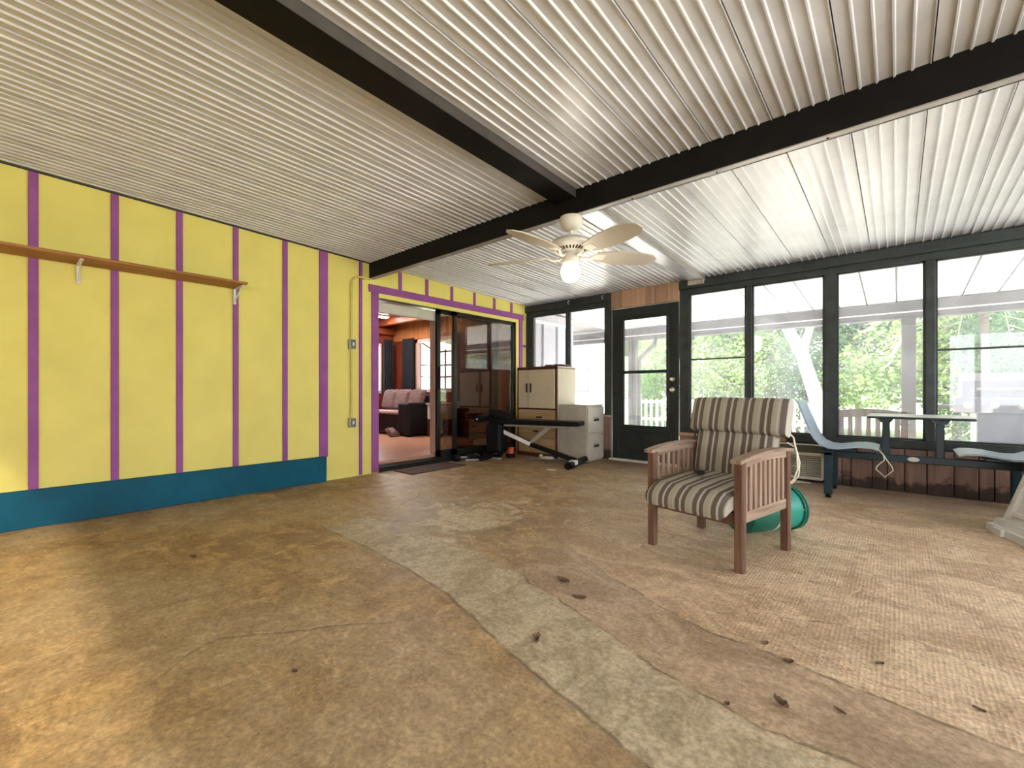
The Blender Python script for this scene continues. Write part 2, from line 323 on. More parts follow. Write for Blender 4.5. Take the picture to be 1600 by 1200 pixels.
# ------------------------------------------------------------------ mesh helpers
ROOT = {}
class MB:
    def __init__(s): s.v = []; s.f = []; s.smooth = False
    def add(s, vs_, fs_):
        o = len(s.v); s.v += [tuple(v) for v in vs_]; s.f += [tuple(i + o for i in f) for f in fs_]; return s
    def box(s, x0, y0, z0, x1, y1, z1):
        v = [(x0, y0, z0), (x1, y0, z0), (x1, y1, z0), (x0, y1, z0), (x0, y0, z1), (x1, y0, z1), (x1, y1, z1), (x0, y1, z1)]
        return s.add(v, [(0, 3, 2, 1), (4, 5, 6, 7), (0, 1, 5, 4), (1, 2, 6, 5), (2, 3, 7, 6), (3, 0, 4, 7)])
    def rbox(s, x0, y0, z0, x1, y1, z1, r=0.005, seg=1):
        bm = bmesh.new(); bmesh.ops.create_cube(bm, size=1.0)
        for v in bm.verts:
            v.co = Vector(((x0 + x1) / 2 + v.co.x * (x1 - x0), (y0 + y1) / 2 + v.co.y * (y1 - y0), (z0 + z1) / 2 + v.co.z * (z1 - z0)))
        r = min(r, 0.45 * min(abs(x1 - x0), abs(y1 - y0), abs(z1 - z0)))
        bmesh.ops.bevel(bm, geom=bm.edges[:], offset=r, segments=seg, profile=0.5, affect='EDGES')
        return s.bm(bm)
    def bm(s, bm, mtx=None):
        bm.verts.index_update(); vs_ = [(mtx @ v.co) if mtx else v.co.copy() for v in bm.verts]
        s.add(vs_, [[v.index for v in f.verts] for f in bm.faces]); bm.free(); return s
    def bar(s, a, b, w, h, up=(0, 0, 1), r=0.0):
        a, b = Vector(a), Vector(b); d = (b - a); ln = d.length; d.normalize(); u = Vector(up)
        if abs(d.dot(u)) > 0.99: u = Vector((0, 1, 0))
        x = d.cross(u).normalized(); u = x.cross(d).normalized()
        t = MB(); (t.rbox(-w / 2, 0, -h / 2, w / 2, ln, h / 2, r) if r else t.box(-w / 2, 0, -h / 2, w / 2, ln, h / 2))
        return s.add([a + x * p[0] + d * p[1] + u * p[2] for p in t.v], t.f)
    def tube(s, pts, r, n=8, cap=True):
        pts = [Vector(p) for p in pts]; rs = r if isinstance(r, (list, tuple)) else [r] * len(pts)
        rings = []; prev = None
        for i, p in enumerate(pts):
            d = (pts[min(i + 1, len(pts) - 1)] - pts[max(i - 1, 0)]).normalized()
            if prev is None:
                u = Vector((0, 0, 1)) if abs(d.z) < 0.9 else Vector((1, 0, 0)); x = d.cross(u).normalized()
            else: x = (prev - d * prev.dot(d)).normalized()
            prev = x; y = d.cross(x)
            rings.append([p + (x * math.cos(2 * PI * k / n) + y * math.sin(2 * PI * k / n)) * rs[i] for k in range(n)])
        v = [q for rg in rings for q in rg]; f = []
        for i in range(len(pts) - 1):
            for k in range(n):
                f.append((i * n + k, i * n + (k + 1) % n, (i + 1) * n + (k + 1) % n, (i + 1) * n + k))
        if cap: f.append(tuple(range(n))[::-1]); f.append(tuple(range((len(pts) - 1) * n, len(pts) * n)))
        return s.add(v, f)
    def lathe(s, prof, n=24, mtx=None):
        v = []; f = []
        for (r, z) in prof:
            for k in range(n):
                p = Vector((r * math.cos(2 * PI * k / n), r * math.sin(2 * PI * k / n), z)); v.append(mtx @ p if mtx else p)
        for i in range(len(prof) - 1):
            for k in range(n):
                f.append((i * n + k, i * n + (k + 1) % n, (i + 1) * n + (k + 1) % n, (i + 1) * n + k))
        if prof[0][0] > 1e-5: f.append(tuple(range(n))[::-1])
        if prof[-1][0] > 1e-5: f.append(tuple(range((len(prof) - 1) * n, len(prof) * n)))
        return s.add(v, f)
    def prism(s, poly, a0, a1, axis='x'):
        def P(p, t): return {'x': (t, p[0], p[1]), 'y': (p[0], t, p[1]), 'z': (p[0], p[1], t)}[axis]
        n = len(poly); v = [P(p, a0) for p in poly] + [P(p, a1) for p in poly]
        f = [tuple(range(n))[::-1], tuple(range(n, 2 * n))] + [(i, (i + 1) % n, n + (i + 1) % n, n + i) for i in range(n)]
        return s.add(v, f)
    def mesh(s, name, m, off=(0, 0, 0), smooth=False):
        me = bpy.data.meshes.new(name); o = Vector(off)
        me.from_pydata([tuple(Vector(v) - o) for v in s.v], [], s.f)
        bm = bmesh.new(); bm.from_mesh(me); bmesh.ops.remove_doubles(bm, verts=bm.verts, dist=1e-5); bmesh.ops.recalc_face_normals(bm, faces=bm.faces); bm.to_mesh(me); bm.free()
        me.materials.append(m)
        if smooth:
            me.shade_smooth()
            try: me.set_sharp_from_angle(angle=math.radians(40))
            except Exception: pass
        return me
    def build(s, name, m, parent=None, smooth=False, local=False, label=None):
        off = (0, 0, 0) if (local or parent is None) else ROOT.get(parent.name, (0, 0, 0))
        ob = bpy.data.objects.new(name, s.mesh(name, m, off, smooth)); COL.objects.link(ob)
        if parent:
            ob.parent = parent; ROOT[ob.name] = ROOT.get(parent.name, (0, 0, 0))
        if label: ob['label'] = label
        return ob
    def single(s, name, m, label, cat, smooth=False, group=None, kind=None):
        xs, ys, zs = zip(*s.v); off = ((min(xs) + max(xs)) / 2, (min(ys) + max(ys)) / 2, min(zs))
        ob = bpy.data.objects.new(name, s.mesh(name, m, off, smooth)); COL.objects.link(ob); ob.location = off
        ROOT[ob.name] = off; return tag(ob, label, cat, group, kind)
def tag(o, label=None, cat=None, group=None, kind=None):
    if label: o['label'] = label
    if cat: o['category'] = cat
    if group: o['group'] = group
    if kind: o['kind'] = kind
    return o
def thing(name, label, cat, loc=(0, 0, 0), rotz=0.0, group=None, kind=None):
    o = bpy.data.objects.new(name, None); COL.objects.link(o); o.location = loc; o.rotation_euler = (0, 0, rotz)
    o.empty_display_size = 0.1; ROOT[o.name] = tuple(loc); return tag(o, label, cat, group, kind)
def struct(mb, name, m, label, cat=None):
    ob = mb.build(name, m); ROOT[ob.name] = (0, 0, 0); return tag(ob, label, cat, None, 'structure')
def inst(name, me, parent, loc=(0, 0, 0), rot=(0, 0, 0), scale=(1, 1, 1)):
    ob = bpy.data.objects.new(name, me); COL.objects.link(ob); ob.parent = parent; ob.location = loc; ob.rotation_euler = rot; ob.scale = scale; return ob

WX = -4.45      # left wall face
BY = 5.42       # window wall face
RX = 3.1        # right wall face (outside the picture)
RY = -3.2       # rear wall face (outside the picture)
def CZ(y): return 2.443 - 0.030 * y   # ceiling height

# ------------------------------------------------------------------ floor
fl = MB().box(WX - 0.15, RY - 0.15, -0.12, RX + 0.15, BY + 0.14, 0.0)
struct(fl, 'floor', M['floor'], 'stained bare concrete floor with patched grey strip and tan surface', 'floor')

# ------------------------------------------------------------------ left wall (yellow panels with purple battens)
wl = MB()
DY0, DY1, DZ = 2.76, 5.20, 2.035   # rough opening of the sliding door
wl.box(WX - 0.14, RY, 0, WX, DY0, 2.62)
wl.box(WX - 0.14, DY0, DZ, WX, DY1, 2.62)
wl.box(WX - 0.14, DY1, 0, WX, BY + 0.1, 2.62)
wall_left = struct(wl, 'wall_left', M['yellow'], 'yellow painted panel wall with purple battens and teal base board', 'wall')
for y, w in ((-2.76, .045), (-2.35, .045), (-1.94, .045), (-1.53, .045), (-1.12, .045), (-0.71, .045), (-0.30, .045), (0.104, .048), (0.52, .045), (0.918, .043), (1.327, .043), (1.748, .045), (2.126, .088), (2.542, .036)):
    z0 = 0.25 if y < 2.2 else 0.01
    MB().rbox(WX, y - w / 2, z0, WX + 0.016, y + w / 2, CZ(y) - 0.012, 0.003).build('batten', M['purple'], wall_left)
for y in (3.056, 3.45, 3.86, 4.277, 4.679, 5.06):
    MB().rbox(WX, y - 0.022, 2.13, WX + 0.014, y + 0.022, CZ(y) - 0.012, 0.003).build('batten', M['purple'], wall_left)
tr = lambda *a: MB().rbox(*a, 0.003).build('door_trim_board', M['purple'], wall_left)
tr(WX, 2.676, 0.01, WX + 0.018, 2.762, 2.045); tr(WX, 2.640, 2.045, WX + 0.018, 5.345, 2.128); tr(WX, 5.235, 0.01, WX + 0.018, 5.318, 2.045)
MB().rbox(WX, 5.318, 1.62, WX + 0.012, 5.41, 1.66, 0.002).build('door_trim_board', M['purple'], wall_left)
MB().box(WX, RY, CZ(RY) - 0.012, WX + 0.012, RY + 0.01, CZ(RY)).build('ceiling_gap_strip', M['seam'], wall_left)
cg = MB()
cg.add([(WX, RY, CZ(RY) - 0.010), (WX + 0.02, RY, CZ(RY) - 0.010), (WX + 0.02, 2.64, CZ(2.64) - 0.010), (WX, 2.64, CZ(2.64) - 0.010), (WX, RY, CZ(RY) + 0.01), (WX + 0.02, RY, CZ(RY) + 0.01), (WX + 0.02, 2.64, CZ(2.64) + 0.01), (WX, 2.64, CZ(2.64) + 0.01)], [(0, 3, 2, 1), (4, 5, 6, 7), (0, 1, 5, 4), (1, 2, 6, 5), (2, 3, 7, 6), (3, 0, 4, 7)])
cg.build('ceiling_edge_channel', M['seam'], wall_left)
bb = MB().rbox(WX, RY, 0.0, WX + 0.035, 2.146, 0.258, 0.004)
struct(bb, 'baseboard_left', M['teal'], 'tall teal painted base board along the yellow wall', 'baseboard')

# ------------------------------------------------------------------ window wall
GH = 2.105
wb = MB()
for x0, x1 in ((WX, -4.335), (-3.045, -2.944), (-2.011, -1.90), (-0.555, -0.455), (0.92, 1.02), (2.40, 2.50)):
    wb.box(x0, BY, 0, x1, BY + 0.10, GH)
wb.box(WX, BY + 0.005, GH, -2.944, BY + 0.11, 2.40); wb.box(-2.011, BY + 0.005, GH, RX, BY + 0.11, 2.40)
wb.box(-2.944, BY + 0.03, 2.045, -2.011, BY + 0.11, 2.40)
wb.box(WX, BY + 0.05, 0, -2.944, BY + 0.09, 0.57); wb.box(-2.011, BY + 0.05, 0, RX, BY + 0.09, 0.40)
wall_back = struct(wb, 'wall_back', M['frame'], 'dark bronze framed window wall with entry door', 'wall')
hd = MB()
hd.rbox(WX, BY - 0.03, 2.165, -2.944, BY + 0.01, 2.262, 0.004); hd.build('header_beam', M['frame'], wall_back)
MB().rbox(-2.011, BY - 0.03, 2.165, RX, BY + 0.01, 2.262, 0.004).build('header_beam', M['frame'], wall_back)
x = -2.944
for w in (0.155, 0.20, 0.145, 0.13, 0.150, 0.153):
    MB().rbox(x + 0.002, BY - 0.012, 2.045, x + w - 0.002, BY + 0.03, 2.278, 0.004).build('cedar_board', M['cedar'], wall_back); x += w
# knee wall: boards
wb2 = [(-4.45, -4.30), (-4.30, -4.12), (-4.12, -3.92), (-3.92, -3.74), (-3.74, -3.55), (-3.55, -3.37), (-3.37, -3.2), (-3.2, -3.05)]
for a, b_ in wb2:
    MB().rbox(a + .002, BY - 0.01, 0.0, b_ - .002, BY + 0.05, 0.575, 0.004).build('kick_board', M['kick'], wall_back)
MB().rbox(-3.05, BY - 0.03, 0.0, -2.945, BY + 0.0, 0.585, 0.006).build('kick_board', M['kick'], wall_back)
MB().rbox(-4.45, BY - 0.035, 0.575, -2.945, BY + 0.06, 0.60, 0.004).build('sill_board', M['cedar'], wall_back)
xs = [-2.01, -1.86, -1.70, -1.52, -1.36, -1.20, -1.05, -0.88]
bx = xs + [-0.54, -0.41, -0.34, -0.18, -0.07, 0.05, 0.20, 0.37, 0.52, 0.61, 0.75, 0.92, 1.1, 1.28, 1.44, 1.62, 1.8, 1.98, 2.14, 2.3, 2.5, 2.7, 2.9, 3.1]
for a, b_ in zip(bx[:-1], bx[1:]):
    if a >= -0.89 and b_ <= -0.53: continue
    MB().rbox(a + .0025, BY - 0.01 - random.random() * 0.006, 0.0, b_ - .0025, BY + 0.05, 0.395, 0.004).build('kick_board', M['kick'], wall_back)
MB().rbox(-2.011, BY - 0.035, 0.392, -0.885, BY + 0.08, 0.425, 0.004).build('sill_board', M['cedar'], wall_back)
for a, b_ in ((-1.90, -0.555), (-0.455, 0.92), (1.02, 2.40)):
    MB().rbox(a, BY - 0.012, 0.40, b_, BY + 0.09, 0.478, 0.004).build('sill_rail', M['frame'], wall_back)
for hx in (-3.61, -3.05):
    t = MB(); t.tube([(hx, BY - 0.03, 2.245), (hx, BY - 0.055, 2.24), (hx, BY - 0.07, 2.215), (hx, BY - 0.055, 2.195), (hx, BY - 0.04, 2.205)], 0.006, 6)
    t.build('cup_hook', M['whitemetal'], wall_back, smooth=True)
MB().rbox(-2.955, BY - 0.06, 0.0, -2.0, BY + 0.10, 0.022, 0.006).build('threshold', M['whitemetal'], wall_back)

# windows of that wall
def window(n, x0, x1, z0, z1, label, rail=None, mull=None):
    f = MB(); w = 0.016
    f.box(x0, BY + 0.02, z0, x0 + w, BY + 0.06, z1); f.box(x1 - w, BY + 0.02, z0, x1, BY + 0.06, z1)
    f.box(x0, BY + 0.02, z0, x1, BY + 0.06, z0 + w); f.box(x0, BY + 0.02, z1 - w, x1, BY + 0.06, z1)
    o = f.build('window_%d' % n, M['frame']); ROOT[o.name] = (0, 0, 0); tag(o, label, 'window', None, 'structure')
    MB().box(x0 + w, BY + 0.038, z0 + w, x1 - w, BY + 0.042, z1 - w).build('pane', M['glass'], o)
    if rail: MB().box(x0 + w, BY + 0.028, rail - 0.008, x1 - w, BY + 0.052, rail + 0.008).build('rail', M['frame'], o)
    return o
def mullion(x0, x1, z0=0.478, z1=GH): MB().rbox(x0, BY + 0.0, z0, x1, BY + 0.08, z1, 0.004).build('mullion', M['frame'], wall_back)
window(1, -4.335, -3.69, 0.60, GH, 'narrow window in the corner beside the sliding door')
mullion(-3.69, -3.65, 0.60); window(2, -3.65, -3.045, 0.60, GH, 'window between the corner pane and the entry door')
window(3, -1.90, -1.275, 0.478, GH, 'window with thin cross rail just right of the entry door', rail=1.31)
mullion(-1.275, -1.215); window(4, -1.215, -0.555, 0.478, GH, 'undivided window behind the striped armchair')
window(5, -0.455, 0.19, 0.478, GH, 'undivided window behind the booth table')
mullion(0.19, 0.255); window(6, 0.255, 0.92, 0.478, GH, 'window with thin cross rail showing the barbecue grill', rail=1.295)
window(7, 1.02, 1.68, 0.478, GH, 'window right of the barbecue grill pane'); mullion(1.68, 1.745); window(8, 1.745, 2.40, 0.478, GH, 'last window toward the right corner')
MB().box(2.5, BY, 0.40, RX, BY + 0.1, GH).build('infill_panel', M['frame'], wall_back)

# entry door
d2 = MB()
X0, X1, Y0, Y1 = -2.925, -2.03, BY + 0.005, BY + 0.05
lx0, lx1, lz0, lz1 = -2.765, -2.165, 0.47, 1.885
d2.box(X0, Y0, 0.025, lx0, Y1, 2.035); d2.box(lx1, Y0, 0.025, X1, Y1, 2.035); d2.box(lx0, Y0, 0.025, lx1, Y1, lz0); d2.box(lx0, Y0, lz1, lx1, Y1, 2.035)
door2 = struct(d2, 'door_2', M['door'], 'black entry door with a tall glazed light in two panes', 'door')
for a in ((lx0 - .02, lz0 - .02, lx0 + .012, lz1 + .02), (lx1 - .012, lz0 - .02, lx1 + .02, lz1 + .02), (lx0, lz0 - .02, lx1, lz0 + .012), (lx0, lz1 - .012, lx1, lz1 + .02), (lx0, 1.160, lx1, 1.200)):
    MB().rbox(a[0], Y0 - 0.012, a[1], a[2], Y0 + 0.02, a[3], 0.003).build('glazing_bead', M['door'], door2)
MB().box(lx0 + .005, BY + 0.028, 1.19, lx1 - .005, BY + 0.032, lz1 - .005).build('pane', M['glass'], door2)
MB().box(lx0 + .005, BY + 0.028, lz0 + .005, lx1 - .005, BY + 0.032, 1.17).build('pane', M['glass'], door2)
for z, r in ((1.078, 0.026), (0.945, 0.028)):
    mt = Matrix.Translation((-2.098, Y0, z)) @ Matrix.Rotation(PI / 2, 4, 'X')
    MB().lathe([(0.001, 0.055), (r * .6, 0.055), (r * .95, 0.045), (r, 0.035), (r * .8, 0.02), (0.012, 0.015), (0.012, 0.006), (r * 1.05, 0.006), (r * 1.05, 0.0)], 18, mt).build('door_knob', M['brass'], door2, smooth=True)
for a in ((X0 + .08, 0.12, X1 - .08, 0.40),):
    for q in ((a[0], a[1], a[2], a[1] + .012), (a[0], a[3] - .012, a[2], a[3]), (a[0], a[1], a[0] + .012, a[3]), (a[2] - .012, a[1], a[2], a[3])):
        MB().rbox(q[0], Y0 - 0.006, q[1], q[2], Y0 + 0.01, q[3], 0.003).build('panel_bead', M['door'], door2)

# right and rear walls, outside the picture: knee wall, posts and open screened bays like the window wall
wr = MB(); wr.box(RX, RY, 0, RX + 0.1, BY, 0.45); wr.box(RX, RY, 2.15, RX + 0.1, BY, 2.62)
for y in (-3.2, -1.7, -0.2, 1.3, 2.8, 4.2, 5.3): wr.box(RX, y, 0.45, RX + 0.1, y + 0.09, 2.15)
struct(wr, 'wall_right', M['frame'], 'dark framed open screen wall on the right', 'wall')
wq = MB(); wq.box(WX - 0.14, RY - 0.1, 0, RX + 0.1, RY, 0.45); wq.box(WX - 0.14, RY - 0.1, 2.2, RX + 0.1, RY, 2.66); wq.box(WX - 0.14, RY - 0.1, 0.45, 0.9, RY, 2.2)
for x in (-4.55, -3.2, -1.7, -0.2, 1.3, 2.95): wq.box(x, RY - 0.1, 0.45, x + 0.09, RY, 2.2)
struct(wq, 'wall_rear', M['valance'], 'pale wall with one open screened bay behind the viewer', 'wall')

# ------------------------------------------------------------------ ceiling: aluminium roof pans and beams
def slab(mb, x0, y0, x1, y1, zo0, zo1):
    v = [(x0, y0, CZ(y0) + zo0), (x1, y0, CZ(y0) + zo0), (x1, y1, CZ(y1) + zo0), (x0, y1, CZ(y1) + zo0), (x0, y0, CZ(y0) + zo1), (x1, y0, CZ(y0) + zo1), (x1, y1, CZ(y1) + zo1), (x0, y1, CZ(y1) + zo1)]
    return mb.add(v, [(0, 3, 2, 1), (4, 5, 6, 7), (0, 1, 5, 4), (1, 2, 6, 5), (2, 3, 7, 6), (3, 0, 4, 7)])
ceiling = struct(slab(MB(), WX - 0.2, RY - 0.5, RX + 0.6, BY + 0.05, 0.022, 0.09), 'ceiling', M['seam'], 'low sloping ceiling of ribbed white aluminium roof pans', 'ceiling')
PW, RB = 0.305, 0.061
def pan_mesh(y0, y1, n=5):
    pr = [(0.0025, 0.020), (0.0025, 0.0)]
    for k in range(n):
        xe = (k + 1) * RB
        if k < n - 1: pr += [(xe - 0.0095, 0.0), (xe - 0.0075, -0.008), (xe - 0.001, -0.008), (xe + 0.004, 0.0)]
        else: pr += [(xe - 0.008, 0.0), (xe - 0.005, -0.006), (xe - 0.0025, -0.006), (xe - 0.0025, 0.020)]
    t = MB(); m_ = len(pr)
    v = [(p[0], y0, CZ(y0) + p[1]) for p in pr] + [(p[0], y1, CZ(y1) + p[1]) for p in pr]
    t.add(v, [(i, i + 1, m_ + i + 1, m_ + i) for i in range(m_ - 1)] + [tuple(range(m_)), tuple(range(m_, 2 * m_))])
    return t.mesh('roof_pan', M['pan'])
for (ya, yb) in ((RY, 2.655), (2.70, BY + 0.005)):
    me5 = pan_mesh(ya, yb); me2 = pan_mesh(ya, yb, 2)
    x = -1.885
    for k in range(8):
        x -= PW; inst('roof_pan', me5, ceiling, (x, 0, 0))
    inst('roof_pan', me2, ceiling, (x - 2 * RB, 0, 0))
    x = -1.715
    while x < RX:
        inst('roof_pan', me5, ceiling, (x, 0, 0)); x += PW
# cross beam
b1 = MB().rbox(WX, 2.648, 2.192, RX, 2.665, 2.40, 0.002); b1.build('cross_beam', M['beam'], ceiling)
b2 = MB().box(WX, 2.648, 2.186, RX, 2.70, 2.192); b2.box(WX, 2.69, 2.186, RX, 2.70, 2.37); b2.build('cross_beam_flange', M['greysteel'], ceiling)
for k in range(14):
    MB().lathe([(0.0, -0.004), (0.006, -0.003), (0.006, 0.0)], 8, Matrix.Translation((-3.9 + k * 0.52, 2.674, 2.186))).build('screw', M['beam'], ceiling)
t = MB(); slab(t, -1.888, RY, -1.716, 2.648, -0.062, -0.058); t.build('long_beam', M['beam'], ceiling)
t = MB(); slab(t, -1.888, RY, -1.884, 2.648, -0.06, 0.02); slab(t, -1.720, RY, -1.716, 2.648, -0.06, 0.02); t.build('long_beam_side', mat('beam_side', (0.07, 0.062, 0.058), 0.45, var=0.2, scale=8), ceiling)
t = MB(); slab(t, -1.888, 2.70, -1.716, BY - 0.03, -0.032, 0.02); t.build('long_beam', M['alu'], ceiling)
t = MB(); slab(t, -1.725, 2.70, -1.70, BY - 0.03, -0.045, 0.02); t.build('beam_lip', M['greysteel'], ceiling)
MB().rbox(-1.90, BY - 0.05, 2.195, -1.71, BY - 0.02, 2.255, 0.006).build('beam_bracket', M['alu'], ceiling)

# lamp and beam behind the viewer: its light ends in a straight edge on the floor at the left
MB().rbox(WX, -1.20, 2.29, RX, -1.15, 2.47, 0.002).build('cross_beam', M['beam'], ceiling)
lf = thing('ceiling_lamp', 'small round ceiling lamp behind the viewer', 'ceiling lamp', (-2.4, -1.33, 2.40))
MB().lathe([(0.001, 2.476), (0.055, 2.476), (0.055, 2.462), (0.02, 2.458), (0.001, 2.458)], 20, Matrix.Translation((-2.4, -1.33, 0))).build('base', M['whitemetal'] if 'whitemetal' in M else M['pan'], lf, smooth=True)
ld = bpy.data.lights.new('ceiling_lamp_light', 'POINT'); ld.energy = 75; ld.color = (1.0, 0.84, 0.6); ld.shadow_soft_size = 0.006
lo_ = bpy.data.objects.new('ceiling_lamp_light', ld); COL.objects.link(lo_); lo_.location = (-2.4, -1.299, 2.45)

# ------------------------------------------------------------------ sliding door
sx = WX - 0.02
sd = MB()
sd.box(WX - 0.13, DY0, 0.0, WX - 0.005, DY1, 0.055)
sd.box(WX - 0.13, DY0, 2.0, WX - 0.005, DY1, 2.035); sd.box(WX - 0.13, DY1 - 0.03, 0.055, WX - 0.005, DY1, 2.0)
door1 = struct(sd, 'door_1', M['slidermetal'], 'open sliding glass door in bronze frame with purple trim around', 'door')
MB().box(WX - 0.012, DY0 + 0.0, 1.995, WX + 0.004, DY1 + 0.03, 2.045).build('reveal_board', M['yellow'], door1)
MB().box(WX - 0.012, DY1 - 0.03, 0.0, WX + 0.004, DY1 + 0.035, 2.0).build('reveal_board', M['yellow'], door1)
MB().rbox(WX - 0.125, DY0 + 0.01, 0.055, WX - 0.07, 3.70, 0.072, 0.003).build('track_rail', M['slidermetal'], door1)
MB().rbox(WX - 0.05, DY0 + 0.01, 0.055, WX - 0.035, DY1 - 0.03, 0.068, 0.003).build('track_rail', M['slidermetal'], door1)
def slider(name, y0, y1, x0, x1, label):
    fr = MB(); w = 0.055
    fr.box(x0, y0, 0.06, x1, y0 + w, 2.0); fr.box(x0, y1 - w, 0.06, x1, y1, 2.0); fr.box(x0, y0, 0.06, x1, y1, 0.15); fr.box(x0, y0, 1.945, x1, y1, 2.0)
    p = fr.build(name, M['slidermetal'], door1, label=label)
    MB().box((x0 + x1) / 2 - .003, y0 + w, 0.15, (x0 + x1) / 2 + .003, y1 - w, 1.945).build('pane', M['sliderglass'], p)
    return p
mv = slider('sliding_panel', 3.69, 4.86, WX - 0.125, WX - 0.085, 'bronze framed glass panel slid open')
MB().rbox(WX - 0.085, 3.705, 0.95, WX - 0.06, 3.73, 1.25, 0.005).build('pull_handle', M['blacksteel'], mv)
slider('fixed_panel', 3.92, 5.17, WX - 0.06, WX - 0.02, 'bronze framed fixed glass panel')
MB().rbox(WX - 0.20, DY0 + 0.01, 1.86, WX - 0.14, 3.74, 1.985, 0.01).build('blind_headrail', M['valance'], door1)
MB().rbox(WX - 0.26, 3.70, 0.10, WX - 0.145, 3.79, 1.98, 0.006).build('inner_casing', M['casing'], door1)

# ------------------------------------------------------------------ house interior beyond the sliding door
HX, HYB, HZ = -8.15, 5.45, 0.10
hf = MB().box(HX, 0.5, -0.02, WX - 0.14, HYB, HZ)
struct(hf, 'floor_house', M['housefloor'], 'shiny reddish wood floor of the room beyond the sliding door', 'floor')
hw = MB()  # end wall with window opening
hw.box(HX - 0.1, HYB, HZ, -7.35, HYB + 0.12, 2.5); hw.box(-7.35, HYB, HZ, -6.2, HYB + 0.12, 0.95); hw.box(-7.35, HYB, 1.95, -6.2, HYB + 0.12, 2.5); hw.box(-6.2, HYB, HZ, WX - 0.14, HYB + 0.12, 2.5)
whb = struct(hw, 'wall_house_end', M['redlow'], 'red brown panelled wall with bay window in the room beyond', 'wall')
k = HX
while k < WX - 0.2:
    MB().rbox(k + .003, HYB - 0.02, 1.98, k + 0.147, HYB, 2.42, 0.004).build('wall_plank', M['orangewood'], whb); k += 0.15
hl = MB(); hl.box(HX - 0.1, 0.5, HZ, HX, 4.2, 2.5); hl.box(HX - 0.1, 4.2, HZ, HX, 5.12, 0.9); hl.box(HX - 0.1, 4.2, 1.9, HX, 5.12, 2.5); hl.box(HX - 0.1, 5.12, HZ, HX, HYB, 2.5)
wh2 = struct(hl, 'wall_house_far', M['redlow'], 'red brown panelled far wall with window in the room beyond', 'wall')
struct(MB().box(HX, 0.4, HZ, WX - 0.14, 0.5, 2.5), 'wall_house_near', M['redlow'], 'panelled near wall of the room beyond', 'wall')
hc = struct(MB().box(HX - 0.1, 0.4, 2.40, WX - 0.14, HYB + 0.1, 2.5), 'ceiling_house', M['redwood'], 'dark red wood ceiling of the room beyond', 'ceiling')
for y in (2.2, 3.6, 5.0): MB().rbox(HX, y, 2.26, WX - 0.15, y + 0.12, 2.40, 0.01).build('ceiling_beam', M['redwood'], hc)
MB().rbox(HX, 1.0, 2.12, HX + 0.08, HYB, 2.26, 0.01).build('wall_rail', M['redwood'], wh2)
MB().rbox(-5.55, 0.6, 2.20, -5.43, HYB, 2.40, 0.01).build('ceiling_beam', M['redwood'], hc)
for i, (x0, y0, x1, y1, lb) in enumerate(((-6.9, 3.75, -6.78, 4.9, 'long bright strip light on the red ceiling near the sofa'), (-6.05, 4.15, -5.93, 5.3, 'long bright strip light on the red ceiling near the bay window'), (-7.6, 3.75, -7.48, 4.9, 'long bright strip light on the red ceiling at the far wall'))):
    t = thing('strip_light', lb, 'ceiling light', ((x0 + x1) / 2, (y0 + y1) / 2, 2.36), group='strip lights in the room beyond')
    MB().rbox(x0, y0, 2.372, x1, y1, 2.40, 0.005).build('housing', M['whitemetal'], t); MB().rbox(x0 + .015, y0 + .02, 2.36, x1 - .015, y1 - .02, 2.374, 0.005).build('diffuser', M['striplight'], t)
# house windows
hwn = MB(); w = 0.06
hwn.box(-7.35, HYB - 0.03, 0.93, -7.29, HYB + 0.05, 1.97); hwn.box(-6.26, HYB - 0.03, 0.93, -6.2, HYB + 0.05, 1.97); hwn.box(-7.35, HYB - 0.03, 0.91, -6.2, HYB + 0.05, 0.97); hwn.box(-7.35, HYB - 0.03, 1.90, -6.2, HYB + 0.05, 1.97)
w9 = struct(hwn, 'window_9', M['casing'], 'pale framed bay window behind the dark sofa', 'window')
bayf = M['mahog']
for x in (-7.3, -6.95, -6.6, -6.25): MB().box(x - .012, HYB + 0.40, 0.95, x + .012, HYB + 0.43, 1.78).build('glazing_bar', bayf, w9)
for z in (0.97, 1.22, 1.46, 1.74): MB().box(-7.3, HYB + 0.40, z - .015, -6.25, HYB + 0.43, z + .015).build('glazing_bar', bayf, w9)
for x in (-7.3, -6.25): MB().bar((x, HYB + 0.05, 1.93), (x, HYB + 0.42, 1.76), 0.03, 0.03).build('glazing_bar', bayf, w9)
for z in (1.22, 1.46): MB().box(-7.31, HYB + 0.05, z - .012, -7.29, HYB + 0.42, z + .012).build('glazing_bar', bayf, w9)
MB().box(-7.29, HYB + 0.412, 0.96, -6.26, HYB + 0.416, 1.74).build('pane', M['interiorglass'], w9)
hwm = MB(); hwm.box(HX - .05, 4.2, 0.9, HX + .03, 4.25, 1.9); hwm.box(HX - .05, 5.07, 0.9, HX + .03, 5.12, 1.9); hwm.box(HX - .05, 4.2, 0.88, HX + .03, 5.12, 0.93); hwm.box(HX - .05, 4.2, 1.87, HX + .03, 5.12, 1.92)
w10 = struct(hwm, 'window_10', M['whitemetal'], 'bright window in the far wall of the room beyond', 'window')
for z in (1.15, 1.4, 1.65): MB().box(HX - .03, 4.25, z - .012, HX - .01, 5.07, z + .012).build('glazing_bar', bayf, w10)
MB().box(HX - .022, 4.25, 0.93, HX - .018, 5.07, 1.87).build('pane', M['interiorglass'], w10)
